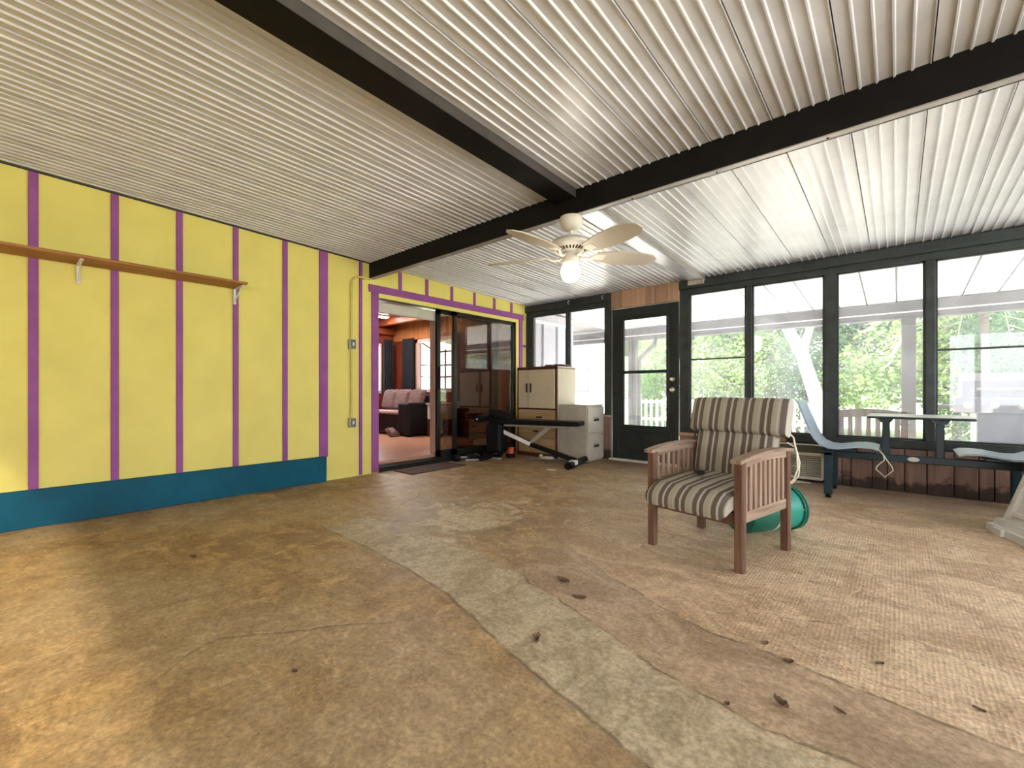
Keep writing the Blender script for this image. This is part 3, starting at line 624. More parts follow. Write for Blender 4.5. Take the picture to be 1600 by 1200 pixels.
def curtain(x0, x1, y, z0, z1, label, axis='x'):
    n = 28; a = []; b_ = []
    for i in range(n + 1):
        u = i / n; p = x0 + (x1 - x0) * u; q = y + 0.025 * math.sin(u * 2 * PI * 4.5)
        a.append((p, q)); b_.append((p, q - 0.008))
    t = MB(); poly = a + b_[::-1]
    if axis == 'x': t.prism(poly, z0, z1, 'z')
    else: t.prism([(q, p) for p, q in poly], z0, z1, 'z')
    t.single('curtain', M['curtain'], label, 'curtain', smooth=True)
curtain(-7.72, -7.33, HYB - 0.09, 0.78, 2.0, 'black curtain hanging left of the bay window')
curtain(5.10, 5.33, HX + 0.14, 0.78, 2.0, 'black curtain by the far wall window in the room beyond', 'y')

# sofa
sf = thing('sofa', 'long dark sofa with pale throw beneath the bay window', 'sofa', (-7.3, 5.0, HZ))
MB().rbox(-8.05, 4.74, HZ + 0.03, -6.90, 5.38, 0.50, 0.03, 2).build('seat_base', M['sofa'], sf)
MB().rbox(-8.05, 5.15, 0.48, -6.6, 5.38, 0.86, 0.04, 2).build('backrest', M['sofa'], sf)
MB().rbox(-8.03, 4.72, 0.49, -6.92, 5.16, 0.56, 0.025, 2).build('throw', M['seatpink'], sf)
MB().rbox(-6.92, 4.70, HZ + 0.03, -6.58, 5.40, 0.72, 0.035, 2).build('arm', M['sofa'], sf)
for fx, fy in ((-8.0, 4.8), (-6.66, 4.76), (-8.0, 5.32), (-6.66, 5.34)): MB().box(fx - .03, fy - .03, HZ, fx + .03, fy + .03, HZ + .04).build('foot', M['blacksteel'], sf)
def puff(mb, cx, cy, cz, w, d, h, nx=10, ny=10, p=0.35, tilt=None, corner=0.0):
    """pillow: two bulging sheets meeting in a seam; w along x, d along y (before tilt), h thickness"""
    mt = tilt or Matrix.Identity(4); top = []; bot = []; f = []
    for j in range(ny + 1):
        for i in range(nx + 1):
            u = -1 + 2 * i / nx; v = -1 + 2 * j / ny
            e = (max(0, 1 - u ** 4) * max(0, 1 - v ** 4)) ** p
            sx_ = 1 - corner * (1 - abs(v)) * 0 - 0.05 * (1 - v * v) * 0
            top.append(mt @ Vector((u * w / 2 * sx_, v * d / 2, e * h / 2))); bot.append(mt @ Vector((u * w / 2 * sx_, v * d / 2, -e * h / 2)))
    n = nx + 1; N_ = len(top)
    for j in range(ny):
        for i in range(nx):
            a = j * n + i; f.append((a, a + 1, a + n + 1, a + n)); f.append((N_ + a, N_ + a + n, N_ + a + n + 1, N_ + a + 1))
    off = Vector((cx, cy, cz)); mb.add([v + off for v in top + bot], f); return mb
for i, (x, lb) in enumerate(((-7.72, 'square mauve cushion on the sofa nearest the far wall'), (-7.28, 'square mauve cushion in the middle of the sofa'), (-6.83, 'square mauve cushion at the arm end of the sofa'))):
    tl = Matrix.Rotation(math.radians(75), 4, 'X')
    puff(MB(), x, 5.07, 0.76, 0.42, 0.42, 0.16, tilt=tl).single('throw_cushion', M['cushion'], lb, 'cushion', smooth=True, group='cushions on the sofa')
puff(MB(), -6.93, 4.60, 0.17, 0.26, 0.18, 0.12, tilt=Matrix.Rotation(math.radians(25), 4, 'Y')).single('crumpled_cloth', M['cushion'], 'crumpled mauve cloth on the floor before the sofa arm', 'cloth', smooth=True)
st_ = thing('side_table', 'small pale side table past the sofa arm', 'side table', (-6.25, 5.2, HZ))
MB().rbox(-6.45, 4.98, 0.68, -6.05, 5.40, 0.71, 0.005).build('table_top', M['casing'], st_); MB().rbox(-6.43, 5.0, 0.42, -6.07, 5.38, 0.68, 0.005).build('drawer_box', M['valance'], st_)
for lx in (-6.41, -6.09):
    for ly in (5.02, 5.36): MB().box(lx - .02, ly - .02, HZ, lx + .02, ly + .02, 0.42).build('leg', M['mahog'], st_)

# ------------------------------------------------------------------ wall shelf, conduit, doormat
sh = thing('wall_shelf', 'long brown wooden plank shelf on the yellow wall', 'shelf', (WX + 0.15, -0.9, 1.72))
MB().rbox(WX + 0.016, -2.6, 1.838, WX + 0.29, 1.335, 1.857, 0.003).build('plank', M['shelfwood'], sh)
for y in (-2.0, -0.85, 0.323, 1.315):
    t = MB(); t.rbox(WX + 0.016, y - .011, 1.70, WX + 0.022, y + .011, 1.838, 0.002); t.rbox(WX + 0.016, y - .011, 1.830, WX + 0.25, y + .011, 1.838, 0.002)
    t.bar((WX + 0.02, y, 1.725), (WX + 0.19, y, 1.832), 0.006, 0.014); t.build('bracket', M['whitemetal'], sh)
cd = thing('electrical_conduit', 'yellow painted conduit bending toward the ceiling beam with switch and outlet boxes', 'conduit', (WX + 0.02, 2.43, 0.55))
cx = WX + 0.022
pts = [(cx, 2.425, 0.63), (cx, 2.425, 1.39)]
MB().tube(pts, 0.011, 10).build('pipe', M['conduit'], cd, smooth=True)
pts = [(cx, 2.425, 1.48), (cx, 2.425, 2.08)] + [(cx, 2.425 + 0.10 * (1 - math.cos(a)), 2.08 + 0.10 * math.sin(a)) for a in [PI / 2 * q / 6 for q in range(1, 7)]] + [(cx, 2.645, 2.18)]
MB().tube(pts, 0.011, 10).build('pipe', M['conduit'], cd, smooth=True)
for z, hgt in ((1.436, 0.105), (0.59, 0.10)):
    b_ = MB().rbox(WX, 2.395, z - hgt / 2, WX + 0.048, 2.468, z + hgt / 2, 0.004).build('box', M['boxgrey'], cd)
    MB().rbox(WX + 0.047, 2.402, z - hgt / 2 + .006, WX + 0.052, 2.461, z + hgt / 2 - .006, 0.002).build('cover_plate', M['darkplate'], b_)
    MB().rbox(WX + 0.051, 2.422, z - 0.018, WX + 0.058, 2.441, z + 0.018, 0.002).build('switch', M['whitemetal'], b_)
for z in (2.17,): MB().rbox(WX, 2.56, z - .004, WX + 0.034, 2.60, z + .024, 0.003).build('strap', M['conduit'], cd)
MB().rbox(WX + 0.05, 2.93, 0.0, -4.04, 3.74, 0.014, 0.004).single('doormat', M['mat'], 'dark brown doormat before the open sliding door', 'doormat')

# ------------------------------------------------------------------ ceiling fan
FX, FY = -1.775, 2.675
fan = thing('ceiling_fan', 'cream five blade ceiling fan with light hanging from the dark beam', 'ceiling fan', (FX, FY, 1.71))
T = Matrix.Translation((FX, FY, 0))
MB().lathe([(0.001, 2.188), (0.078, 2.186), (0.084, 2.17), (0.082, 2.14), (0.066, 2.108), (0.040, 2.090), (0.001, 2.088)], 28, T).build('canopy', M['fan'], fan, smooth=True)
MB().lathe([(0.014, 2.09), (0.014, 2.055), (0.026, 2.045), (0.03, 2.02), (0.001, 2.02)], 16, T).build('downrod', M['fan'], fan, smooth=True)
mo = MB().lathe([(0.001, 2.055), (0.035, 2.052), (0.09, 2.035), (0.138, 2.010), (0.156, 1.988), (0.153, 1.972), (0.126, 1.950), (0.090, 1.938), (0.072, 1.925), (0.001, 1.93)], 32, T).build('motor_housing', M['fan'], fan, smooth=True)
t = MB()
for k in range(30):
    a = 2 * PI * k / 30; c, s_ = math.cos(a), math.sin(a)
    t.bar((FX + 0.094 * c, FY + 0.094 * s_, 1.938), (FX + 0.124 * c, FY + 0.124 * s_, 1.948), 0.011, 0.005)
t.build('vent_slots', M['slot'], mo)
MB().lathe([(0.001, 1.932), (0.06, 1.932), (0.064, 1.925), (0.064, 1.862), (0.056, 1.85), (0.001, 1.849)], 24, T).build('switch_housing', M['fan'], fan, smooth=True)
Tt = T @ Matrix.Translation((0.0, 0.0, 1.855)) @ Matrix.Rotation(math.radians(5), 4, 'Y')
gl = MB().lathe([(0.045, 0.0), (0.062, -0.02), (0.071, -0.05), (0.068, -0.085), (0.052, -0.12), (0.03, -0.135), (0.001, -0.139)], 24, Tt).build('glass_shade', M['bulb'], fan, smooth=True)
MB().tube([(FX + .05, FY - .04, 1.86), (FX + .052, FY - .042, 1.78)], 0.0015, 5).build('pull_chain', M['brass'], fan)
def blade_parts():
    n = 14; prof = []
    for i in range(n + 1):
        u = i / n; xx = 0.185 + 0.475 * u
        wv_ = 0.052 + 0.030 * math.sin(PI * min(1, u * 1.05)) ** 0.8 + 0.012 * u
        if u > 0.86: wv_ *= math.sqrt(max(0.0, 1 - ((u - 0.86) / 0.14) ** 2 * 0.82))
        prof.append((xx, wv_))
    poly = [(x, w_) for x, w_ in prof] + [(x, -w_) for x, w_ in prof[::-1]]
    b_ = MB().prism(poly, -0.004, 0.004, 'z').mesh('blade', M['blade'])
    h = MB(); h.rbox(0.165, -0.032, -0.012, 0.255, 0.032, -0.004, 0.003)
    h.tube([(0.055, 0, 0.0), (0.09, 0, -0.028), (0.13, 0.012, -0.030), (0.175, 0.02, -0.010)], 0.009, 8); h.tube([(0.055, 0, 0.0), (0.09, 0, -0.028), (0.13, -0.012, -0.030), (0.175, -0.02, -0.010)], 0.009, 8)
    return b_, h.mesh('blade_iron', M['fan'], smooth=True)
bm_, hm_ = blade_parts()
for k in range(5):
    a = math.radians(53 + 72 * k)
    b_ = inst('blade', bm_, fan, (0, 0, 1.955 - 1.71), (0, 0, 0)); b_.matrix_local = Matrix.Translation((0, 0, 0.205)) @ Matrix.Rotation(a, 4, 'Z') @ Matrix.Rotation(math.radians(-13), 4, 'X')
    hb = inst('blade_iron', hm_, fan); hb.matrix_local = Matrix.Translation((0, 0, 0.209)) @ Matrix.Rotation(a, 4, 'Z') @ Matrix.Rotation(math.radians(-13), 4, 'X')
pl = bpy.data.lights.new('fan_lamp', 'POINT'); pl.energy = 1.2; pl.color = (1.0, 0.9, 0.76); pl.shadow_soft_size = 0.07
plo = bpy.data.objects.new('fan_lamp', pl); COL.objects.link(plo); plo.location = (FX, FY, 1.66)

# ------------------------------------------------------------------ armchair
CHX, CHY, CHR = -0.805, 2.785, math.radians(-12)
ch = thing('armchair', 'weathered slatted wooden armchair with striped cushions in the open floor', 'chair', (CHX, CHY, 0), CHR)
def chp(mb, name, m='chairwood', **k): return mb.build(name, M[m], ch, local=True, **k)
W2, D2 = 0.262, 0.272     # half spans between leg centres
AZ = lambda y: 0.582 + 0.026 * (1 - ((y - 0.06) / 0.34) ** 2)
for s in (-1, 1):
    chp(MB().rbox(s * W2 - .022, -D2 - .022, 0, s * W2 + .022, -D2 + .022, 0.572, 0.004), 'leg')
    chp(MB().rbox(s * W2 - .022, D2 - .022, 0, s * W2 + .022, D2 + .022, 0.590, 0.004), 'leg')
    # curved arm
    pts = [(-0.315 + 0.64 * k / 12) for k in range(13)]
    poly = [(y, AZ(y)) for y in pts] + [(y, AZ(y) - 0.018) for y in pts[::-1]]
    chp(MB().prism(poly, s * W2 - .030, s * W2 + .026, 'x'), 'armrest', 'armwood', smooth=False)
    pts = [(-D2 + 2 * D2 * k / 12) for k in range(13)]
    poly = [(y, AZ(y) - 0.019) for y in pts] + [(y, AZ(y) - 0.055) for y in pts[::-1]]
    chp(MB().prism(poly, s * W2 - .010, s * W2 + .012, 'x'), 'arm_rail', 'armwood')
    chp(MB().rbox(s * W2 - .012, -D2 + .02, 0.248, s * W2 + .012, D2 - .02, 0.305, 0.003), 'side_rail', 'armwood')
    for k in range(9):
        y = -D2 + 0.05 + k * (2 * D2 - 0.10) / 8
        chp(MB().rbox(s * W2 - .007, y - .0135, 0.29, s * W2 + .007, y + .0135, AZ(y) - 0.03, 0.002), 'slat', 'chairslat')
chp(MB().rbox(-W2 + .02, -D2 - .012, 0.235, W2 - .02, -D2 + .012, 0.30, 0.003), 'front_rail')
chp(MB().rbox(-W2 + .02, D2 - .012, 0.235, W2 - .02, D2 + .012, 0.30, 0.003), 'rear_rail')
for k in range(5):
    y = -0.22 + 0.11 * k; chp(MB().rbox(-W2 + .015, y - .03, 0.285, W2 - .015, y + .03, 0.300, 0.002), 'seat_slat')
# reclined back frame
tb = math.radians(14)
def bk(x, u, off=0.0): return (x, 0.215 + math.sin(tb) * u + math.cos(tb) * off, 0.33 + math.cos(tb) * u - math.sin(tb) * off)
for x in (-0.20, -0.10, 0.0, 0.10, 0.20): chp(MB().bar(bk(x, 0), bk(x, 0.50), 0.045, 0.016, up=(0, 1, 0)), 'back_slat')
for u in (0.0, 0.49): chp(MB().bar(bk(-0.25, u, .016), bk(0.25, u, .016), 0.05, 0.018, up=(0, math.cos(tb), 0)), 'back_rail')
# cushions
def soft(mb, w, d, h, mt, nx=18, ny=12, dome=0.25, edge=3.0):
    """box cushion with rounded bulging sides: superellipse cross sections"""
    nr = 20; v = []; f = []
    # parametrised as loft along x of rounded rectangles
    for i in range(nx + 1):
        u = -1 + 2 * i / nx
        sc_ = (1 - abs(u) ** 10) ** 0.25 if abs(u) < 1 else 0.0
        sc_ = max(sc_, 0.0)
        for k in range(nr):
            a = 2 * PI * k / nr; c, s_ = math.cos(a), math.sin(a)
            yy = math.copysign(abs(c) ** (2 / 7.0), c) * d / 2; zz = math.copysign(abs(s_) ** (2 / 4.5), s_) * h / 2
            zz *= (0.72 + 0.28 * sc_) * (1 + dome * (1 - (yy / (d / 2)) ** 2) * (0.3 + 0.7 * sc_) * 0.5)
            if i in (0, nx): yy *= 0.965; zz *= 0.82
            v.append(mt @ Vector((u * w / 2, yy, zz)))
    for i in range(nx):
        for k in range(nr): f.append((i * nr + k, i * nr + (k + 1) % nr, (i + 1) * nr + (k + 1) % nr, (i + 1) * nr + k))
    f.append(tuple(range(nr))[::-1]); f.append(tuple(range(nx * nr, (nx + 1) * nr)))
    return mb.add(v, f)
seat = soft(MB(), 0.475, 0.60, 0.105, Matrix.Translation((0, -0.09, 0.362)) @ Matrix.Rotation(math.radians(3), 4, 'X'))
for i, p in enumerate(seat.v):  # front edge rolls over the rail
    x, y, z = p
    if y < -0.27: z -= ((-0.27 - y) / 0.12) ** 2 * 0.045
    seat.v[i] = (x, y, z)
seat_o = chp(seat, 'seat_cushion', 'stripe', smooth=True)
mtb = Matrix.Translation(bk(0, 0.205, -0.075)) @ Matrix.Rotation(PI / 2 - tb, 4, 'X')
low = chp(soft(MB(), 0.475, 0.30, 0.105, mtb), 'back_cushion', 'stripe', smooth=True)
mtu = Matrix.Translation(bk(0.01, 0.432, -0.095)) @ Matrix.Rotation(PI / 2 - tb - math.radians(2), 4, 'X')
upc = chp(soft(MB(), 0.585, 0.225, 0.12, mtu), 'head_cushion', 'stripe', smooth=True)
def cord(pts, parent, name='tie_cord', r=0.004, m='cord'): return MB().tube(pts, r, 6).build(name, M[m], parent, local=True, smooth=True)
cord([(0.27, 0.26, 0.70), (0.30, 0.28, 0.66), (0.315, 0.29, 0.56), (0.318, 0.29, 0.48), (0.30, 0.285, 0.42), (0.275, 0.28, 0.385)], upc, r=0.005)
cord([(0.27, 0.27, 0.63), (0.305, 0.30, 0.60), (0.325, 0.30, 0.52), (0.322, 0.29, 0.44), (0.29, 0.285, 0.39)], upc, r=0.004)
cord([(0.26, 0.25, 0.74), (0.30, 0.29, 0.72), (0.325, 0.31, 0.685)], upc, r=0.002, m='darkbatten')
cord([(-0.03, 0.30, 0.80), (-0.028, 0.29, 0.845), (-0.01, 0.28, 0.85), (0.005, 0.285, 0.835)], upc, r=0.004, m='darkbatten')
cord([(-0.255, 0.20, 0.72), (-0.275, 0.21, 0.66), (-0.27, 0.215, 0.60)], upc, r=0.006, m='darkbatten')
Rz = Matrix.Translation((CHX, CHY, 0)) @ Matrix.Rotation(CHR, 4, 'Z')
rm = MB(); rm.rbox(-0.014, -0.070, -0.008, 0.014, 0.070, 0.008, 0.003)
mtr = Rz @ Matrix.Translation((-0.07, -0.085, 0.447)) @ Matrix.Rotation(math.radians(38), 4, 'Z') @ Matrix.Rotation(math.radians(-6), 4, 'X')
r2 = MB(); r2.add([mtr @ Vector((p[0] * 1.5, p[1], p[2])) for p in rm.v], rm.f); r2.single('remote_control', M['black'], 'small black remote lying on the striped seat cushion', 'remote')

# ------------------------------------------------------------------ green bucket lying behind the armchair
bk_c = Vector((-0.545, 3.44, 0)); ang = math.radians(78)
gb = thing('green_bucket', 'green plastic bucket lying on its side behind the armchair', 'bucket', (-0.655, 3.27, 0), math.radians(64))
axis_m = Matrix.Translation((0, 0, 0.152)) @ Matrix.Rotation(PI / 2, 4, 'Y') 
MB().lathe([(0.001, -0.24), (0.118, -0.24), (0.126, -0.23), (0.132, -0.06), (0.134, -0.03)], 28, axis_m).build('base_shell', M['greenplastic'], gb, local=True, smooth=True)
MB().lathe([(0.135, -0.03), (0.139, -0.028), (0.139, -0.018), (0.135, -0.016)], 28, axis_m).build('band', M['whitemetal'], gb, local=True, smooth=True)
MB().lathe([(0.134, -0.016), (0.139, 0.17), (0.143, 0.20)], 28, axis_m).build('upper_shell', M['greenlight'], gb, local=True, smooth=True)
MB().lathe([(0.128, 0.215), (0.152, 0.215), (0.152, 0.205), (0.143, 0.200), (0.143, 0.192), (0.152, 0.188), (0.152, 0.178), (0.138, 0.175)], 28, axis_m).build('rim', M['greenplastic'], gb, local=True, smooth=True)
MB().lathe([(0.128, 0.214), (0.118, -0.22), (0.001, -0.225)], 28, axis_m).build('inside', M['greenplastic'], gb, local=True, smooth=True)
MB().tube([(0.16, 0.146, 0.16)] + [(0.17 + 0.03 * math.sin(a), 0.15 * math.cos(a), 0.16 + 0.13 * math.sin(a) * 0.2) for a in [PI * q / 8 for q in range(1, 8)]] + [(0.16, -0.146, 0.16)], 0.003, 6).build('handle', M['greysteel'], gb, local=True, smooth=True)

# ------------------------------------------------------------------ through-wall air conditioner
ac = thing('air_conditioner', 'white louvred air conditioner set low under the window behind the armchair', 'air conditioner', (-0.86, BY - 0.04, 0.03))
MB().rbox(-1.22, BY - 0.075, 0.03, -0.56, BY + 0.06, 0.062, 0.004).build('base_frame', M['acwhite'], ac)
fr = MB(); fr.rbox(-1.22, BY - 0.075, 0.062, -1.195, BY + 0.06, 0.30, 0.004); fr.rbox(-0.575, BY - 0.075, 0.062, -0.555, BY + 0.06, 0.30, 0.004); fr.rbox(-1.22, BY - 0.075, 0.27, -0.555, BY + 0.06, 0.30, 0.004)
fr.build('surround', M['acwhite'], ac); MB().box(-1.2, BY - 0.03, 0.06, -0.57, BY + 0.06, 0.28).build('core', M['acslot'], ac)
t = MB()
for k in range(10): t.bar((-1.197, BY - 0.055, 0.078 + k * 0.0198), (-0.573, BY - 0.055, 0.078 + k * 0.0198), 0.020, 0.006, up=(0, -0.35, 0.9))
t.build('louvres', M['acwhite'], ac)
MB().rbox(-1.22, BY - 0.04, 0.30, -0.555, BY + 0.05, 0.375, 0.003).build('top_grille', M['mesh'], ac)
MB().rbox(-1.22, BY - 0.045, 0.375, -0.555, BY + 0.05, 0.384, 0.002).build('top_trim', M['whitemetal'], ac)
MB().tube([(-1.15, 5.30, 0.008), (-0.95, 5.22, 0.008), (-0.75, 5.24, 0.008), (-0.66, 5.29, 0.008), (-0.75, 5.33, 0.008), (-0.95, 5.33, 0.008)], 0.007, 6).single('power_cable', M['acwhite'], 'pale cable coiled on the floor below the air conditioner', 'cable', smooth=True)

# ------------------------------------------------------------------ booth table set
bt = thing('booth_table', 'small dark teal booth table joined to two curved grey blue seats', 'table', (0.1, 4.95, 0))
def bp_(mb, name, m='tealsteel', **k): return mb.build(name, M[m], bt, **k)
YC = 4.93
bp_(MB().rbox(-0.50, YC - .03, 0.335, 0.74, YC + .03, 0.395, 0.006), 'rail')
for lx in (-0.455, 0.70):
    bp_(MB().rbox(lx - .03, 4.70, 0.028, lx + .03, 4.755, 0.40, 0.006), 'leg'); bp_(MB().rbox(lx - .03, 5.17, 0.028, lx + .03, 5.225, 0.40, 0.006), 'leg')
    for fy in (4.7275, 5.1975): bp_(MB().lathe([(0.022, 0.0), (0.024, 0.015), (0.012, 0.02), (0.012, 0.03)], 12, Matrix.Translation((lx, fy, 0))), 'foot', 'black')
    bp_(MB().rbox(lx - .03, 4.70, 0.365, lx + .03, 5.225, 0.41, 0.005), 'crossbar')
for px_ in (-0.072, 0.258):
    bp_(MB().rbox(px_ - .026, YC - .026, 0.39, px_ + .026, YC + .026, 0.705, 0.005), 'post')
    bp_(MB().prism([(px_ - .05, 0.70), (px_ + .05, 0.70), (px_ + .03, 0.672), (px_ - .03, 0.672)], YC - .20, YC + .20, 'y'), 'support_bracket')
bp_(MB().rbox(-0.19, 4.66, 0.705, 0.44, 5.20, 0.722, 0.006), 'table_top'); bp_(MB().rbox(-0.188, 4.662, 0.7225, 0.438, 5.198, 0.728, 0.002), 'table_surface', 'tabletop')
lbm = Matrix.Translation((0.10, YC - .0305, 0.366)) @ Matrix.Rotation(PI / 2, 4, 'X') @ Matrix.Diagonal((2.0, 1.0, 1, 1))
bp_(MB().lathe([(0.001, 0.004), (0.017, 0.004), (0.019, 0.0)], 20, lbm), 'oval_label', 'papercream')
def booth_seat(sgn, x0):
    prof = [(0.0, 0.845), (0.012, 0.835), (0.04, 0.75), (0.075, 0.66), (0.105, 0.575), (0.135, 0.515), (0.175, 0.468), (0.23, 0.443), (0.29, 0.440), (0.35, 0.450), (0.41, 0.462), (0.47, 0.466), (0.53, 0.462), (0.57, 0.448)]
    # smooth offset profile
    P_ = [Vector((a, b_)) for a, b_ in prof]; lo = []
    for i, p in enumerate(P_):
        d = (P_[min(i + 1, len(P_) - 1)] - P_[max(i - 1, 0)]).normalized(); nrm = Vector((d.y, -d.x)); lo.append(p - nrm * 0.014 if False else p + Vector((d.y, -d.x)) * 0.014)
    poly = [(x0 + sgn * p.x, p.y) for p in P_] + [(x0 + sgn * p.x, p.y) for p in lo[::-1]]
    return MB().prism(poly, 4.70, 5.16, 'y')
bp_(booth_seat(1, -0.685), 'seat', 'bluelam', smooth=True); bp_(booth_seat(-1, 0.915), 'seat', 'bluelam', smooth=True)
for s_, x0 in ((1, -0.685), (-1, 0.915)):
    bp_(MB().rbox(min(x0 + s_ * .16, x0 + s_ * .42), 4.78, 0.405, max(x0 + s_ * .16, x0 + s_ * .42), 5.10, 0.430, 0.004), 'seat_plate')
lp = [(-0.125, 4.70, 0.462), (-0.085, 4.685, 0.41), (-0.078, 4.68, 0.37), (-0.125, 4.68, 0.315), (-0.132, 4.68, 0.29), (-0.075, 4.68, 0.232), (-0.025, 4.68, 0.29), (-0.03, 4.68, 0.315), (-0.06, 4.68, 0.365), (-0.09, 4.685, 0.42)]
MB().tube(lp, 0.004, 6).single('string_loop', M['cord'], 'thin white string loop hanging from the left booth seat', 'string', smooth=True)

# ------------------------------------------------------------------ white moulded plastic tub at the right edge
tub = thing('plastic_tub', 'white moulded plastic tub turned over on the floor at the right edge', 'tub', (0.45, 4.36, 0.0), math.radians(-72))
def tubring(w, d, z, off): return [(0 - 0, 0, 0)]
def frust(mb, u0, u1, v0, v1, z0, tu0, tu1, tv0, tv1, z1, mt):
    v = [(u0, v0, z0), (u1, v0, z0), (u1, v1, z0), (u0, v1, z0), (tu0, tv0, z1), (tu1, tv0, z1), (tu1, tv1, z1), (tu0, tv1, z1)]
    return mb.add([mt @ Vector(p) for p in v], [(0, 3, 2, 1), (4, 5, 6, 7), (0, 1, 5, 4), (1, 2, 6, 5), (2, 3, 7, 6), (3, 0, 4, 7)])
# local frame: +x runs along the rim nearest the picture, +y to the right, z up; the whole tub tips a little
tm = Matrix.Translation((0, 0, 0.012)) @ Matrix.Rotation(math.radians(-7), 4, 'X') @ Matrix.Rotation(math.radians(3.0), 4, 'Y')
tm = Matrix.Identity(4)
frust(MB(), 0, 0.50, 0.0, 1.05, 0.0, 0.0, 0.50, 0.004, 1.046, 0.045, tm).build('rim', M['whiteplastic'], tub, local=True)
frust(MB(), 0.02, 0.48, 0.03, 1.02, 0.045, 0.024, 0.476, 0.040, 1.01, 0.085, tm).build('step', M['whiteplastic'], tub, local=True)
frust(MB(), 0.045, 0.45, 0.065, 0.98, 0.085, 0.07, 0.43, 0.285, 0.80, 0.78, tm).build('body', M['whiteplastic'], tub, local=True)
frust(MB(), 0.40, 0.470, 0.16, 0.90, 0.085, 0.40, 0.440, 0.30, 0.80, 0.36, tm).build('side_panel', M['whiteplastic'], tub, local=True)
LF = lambda u, z: (u, 0.065 + 0.22 * (z - 0.085) / 0.695 - 0.008, z)
for a, c in (((0.12, 0.11), (0.13, 0.62)), ((0.38, 0.11), (0.37, 0.62)), ((0.12, 0.14), (0.38, 0.14)), ((0.12, 0.36), (0.375, 0.36))):
    MB().bar(LF(*a), LF(*c), 0.03, 0.022, up=(0, -1, 0.3), r=.004).build('rib', M['whiteplastic'], tub, local=True)
frust(MB(), 0.10, 0.20, -0.02, 0.02, 0.0, 0.10, 0.20, -0.015, 0.02, 0.04, tm).build('lip_tab', M['whiteplastic'], tub, local=True)

# ------------------------------------------------------------------ cabinet, file cabinet
cb = thing('storage_cabinet', 'tall cream and mahogany cabinet with wooden drawers in the corner', 'cabinet', (-3.86, 5.15, 0))
CX0, CX1, CY0, CY1, CT = -4.215, -3.50, 4.93, 5.38, 1.275
def cp(mb, name, m, parent=None, **k): return mb.build(name, M[m], parent or cb, **k)
cp(MB().rbox(CX0, CY0 + .02, 0.0, CX0 + .02, CY1, CT - .02, .002), 'side_panel', 'creamside'); cp(MB().rbox(CX1 - .012, CY0 + .02, 0.0, CX1, CY1, CT - .02, .002), 'side_panel', 'creamside')
cp(MB().rbox(CX0, CY0 + .001, CT - .035, CX1, CY1, CT, .003), 'top_panel', 'creamside')
cp(MB().box(CX0 + .02, CY0 + .03, 0.05, CX1 - .02, CY1 - .005, CT - .03), 'carcass', 'creamside')
for a in ((CX0, 0, CX0 + .026, CT), (CX1 - .028, 0, CX1, CT), (CX0, CT - .038, CX1, CT), (CX0, 0.665, CX1, 0.685), (CX0, 0.0, CX1, 0.05)):
    cp(MB().rbox(a[0], CY0 - .004, a[1], a[2], CY0 + .02, a[3], .003), 'face_frame', 'mahog')
xm = -3.985
cp(MB().rbox(xm - .016, CY0 - .003, 0.685, xm + .004, CY0 + .02, CT - .04, .002), 'face_frame', 'mahog')
for a, b_, hx, yo in ((CX0 + .028, xm - .014, xm - .045, 0.0), (xm + .002, CX1 - .03, xm + .045, -0.02)):
    dr = cp(MB().rbox(a, CY0 - .006 + yo, 0.688, b_, CY0 + .012 + yo, CT - .045, .003), 'door', 'cream')
    cp(MB().rbox(hx - .011, CY0 - .02 + yo, 0.91, hx + .011, CY0 - .004 + yo, 1.04, .005), 'handle', 'slot', dr)
for k, (z0, z1) in enumerate(((0.47, 0.655), (0.265, 0.46), (0.06, 0.255))):
    dr = cp(MB().rbox(CX0 + .03, CY0 - .008, z0, CX1 - .032, CY0 + .012, z1, .003), 'drawer', 'maple')
    hx = -3.86 if k else -3.80
    cp(MB().rbox(hx - .05, CY0 - .024, (z0 + z1) / 2 - .011, hx + .05, CY0 - .007, (z0 + z1) / 2 + .011, .005), 'handle', 'slot', dr)
t = MB(); n = 12
top = []
for i in range(n + 1):
    for j in range(5):
        top.append((-3.78 + 0.28 * i / n, 5.0 + 0.30 * j / 4, CT + 0.006 + 0.018 * abs(math.sin(i * 0.9 + j * 0.5)) + 0.012 * math.sin(i * .5) ** 2))
fcs = [(i * 5 + j, (i + 1) * 5 + j, (i + 1) * 5 + j + 1, i * 5 + j + 1) for i in range(n) for j in range(4)]
t.add(top, fcs); N0 = len(top); t.add([(p[0], p[1], p[2] - 0.005) for p in top], [f[::-1] for f in fcs])
t.single('folded_cloth', M['cloth'], 'crumpled grey cloth lying on top of the tall cabinet', 'cloth', smooth=True)
fc = thing('file_cabinet', 'beige metal two drawer file cabinet beside the tall cabinet', 'file cabinet', (-3.25, 5.15, 0))
FX0, FX1, FY0, FY1, FT = -3.485, -3.03, 4.955, 5.375, 0.735
MB().rbox(FX0, FY0, 0.0, FX1 - .02, FY1, FT, .005).build('body', M['filegrey'], fc)
for z0, z1 in ((0.375, 0.715), (0.03, 0.368)):
    dr = MB().rbox(FX1 - .022, FY0 + .006, z0, FX1, FY1 - .006, z1, .004).build('drawer', M['filegrey'], fc)
    MB().rbox(FX1 - .002, FY0 + .14, z0 + .15, FX1 + .008, FY0 + .28, z0 + .21, .003).build('label_holder', M['greysteel'], dr); MB().rbox(FX1 + .006, FY0 + .15, z0 + .155, FX1 + .011, FY0 + .27, z0 + .185, .002).build('handle', M['slot'], dr)
MB().lathe([(0.001, .006), (.009, .006), (.01, 0)], 12, Matrix.Translation((FX1, FY1 - .05, 0.345)) @ Matrix.Rotation(PI / 2, 4, 'Y')).build('lock', M['slot'], fc)
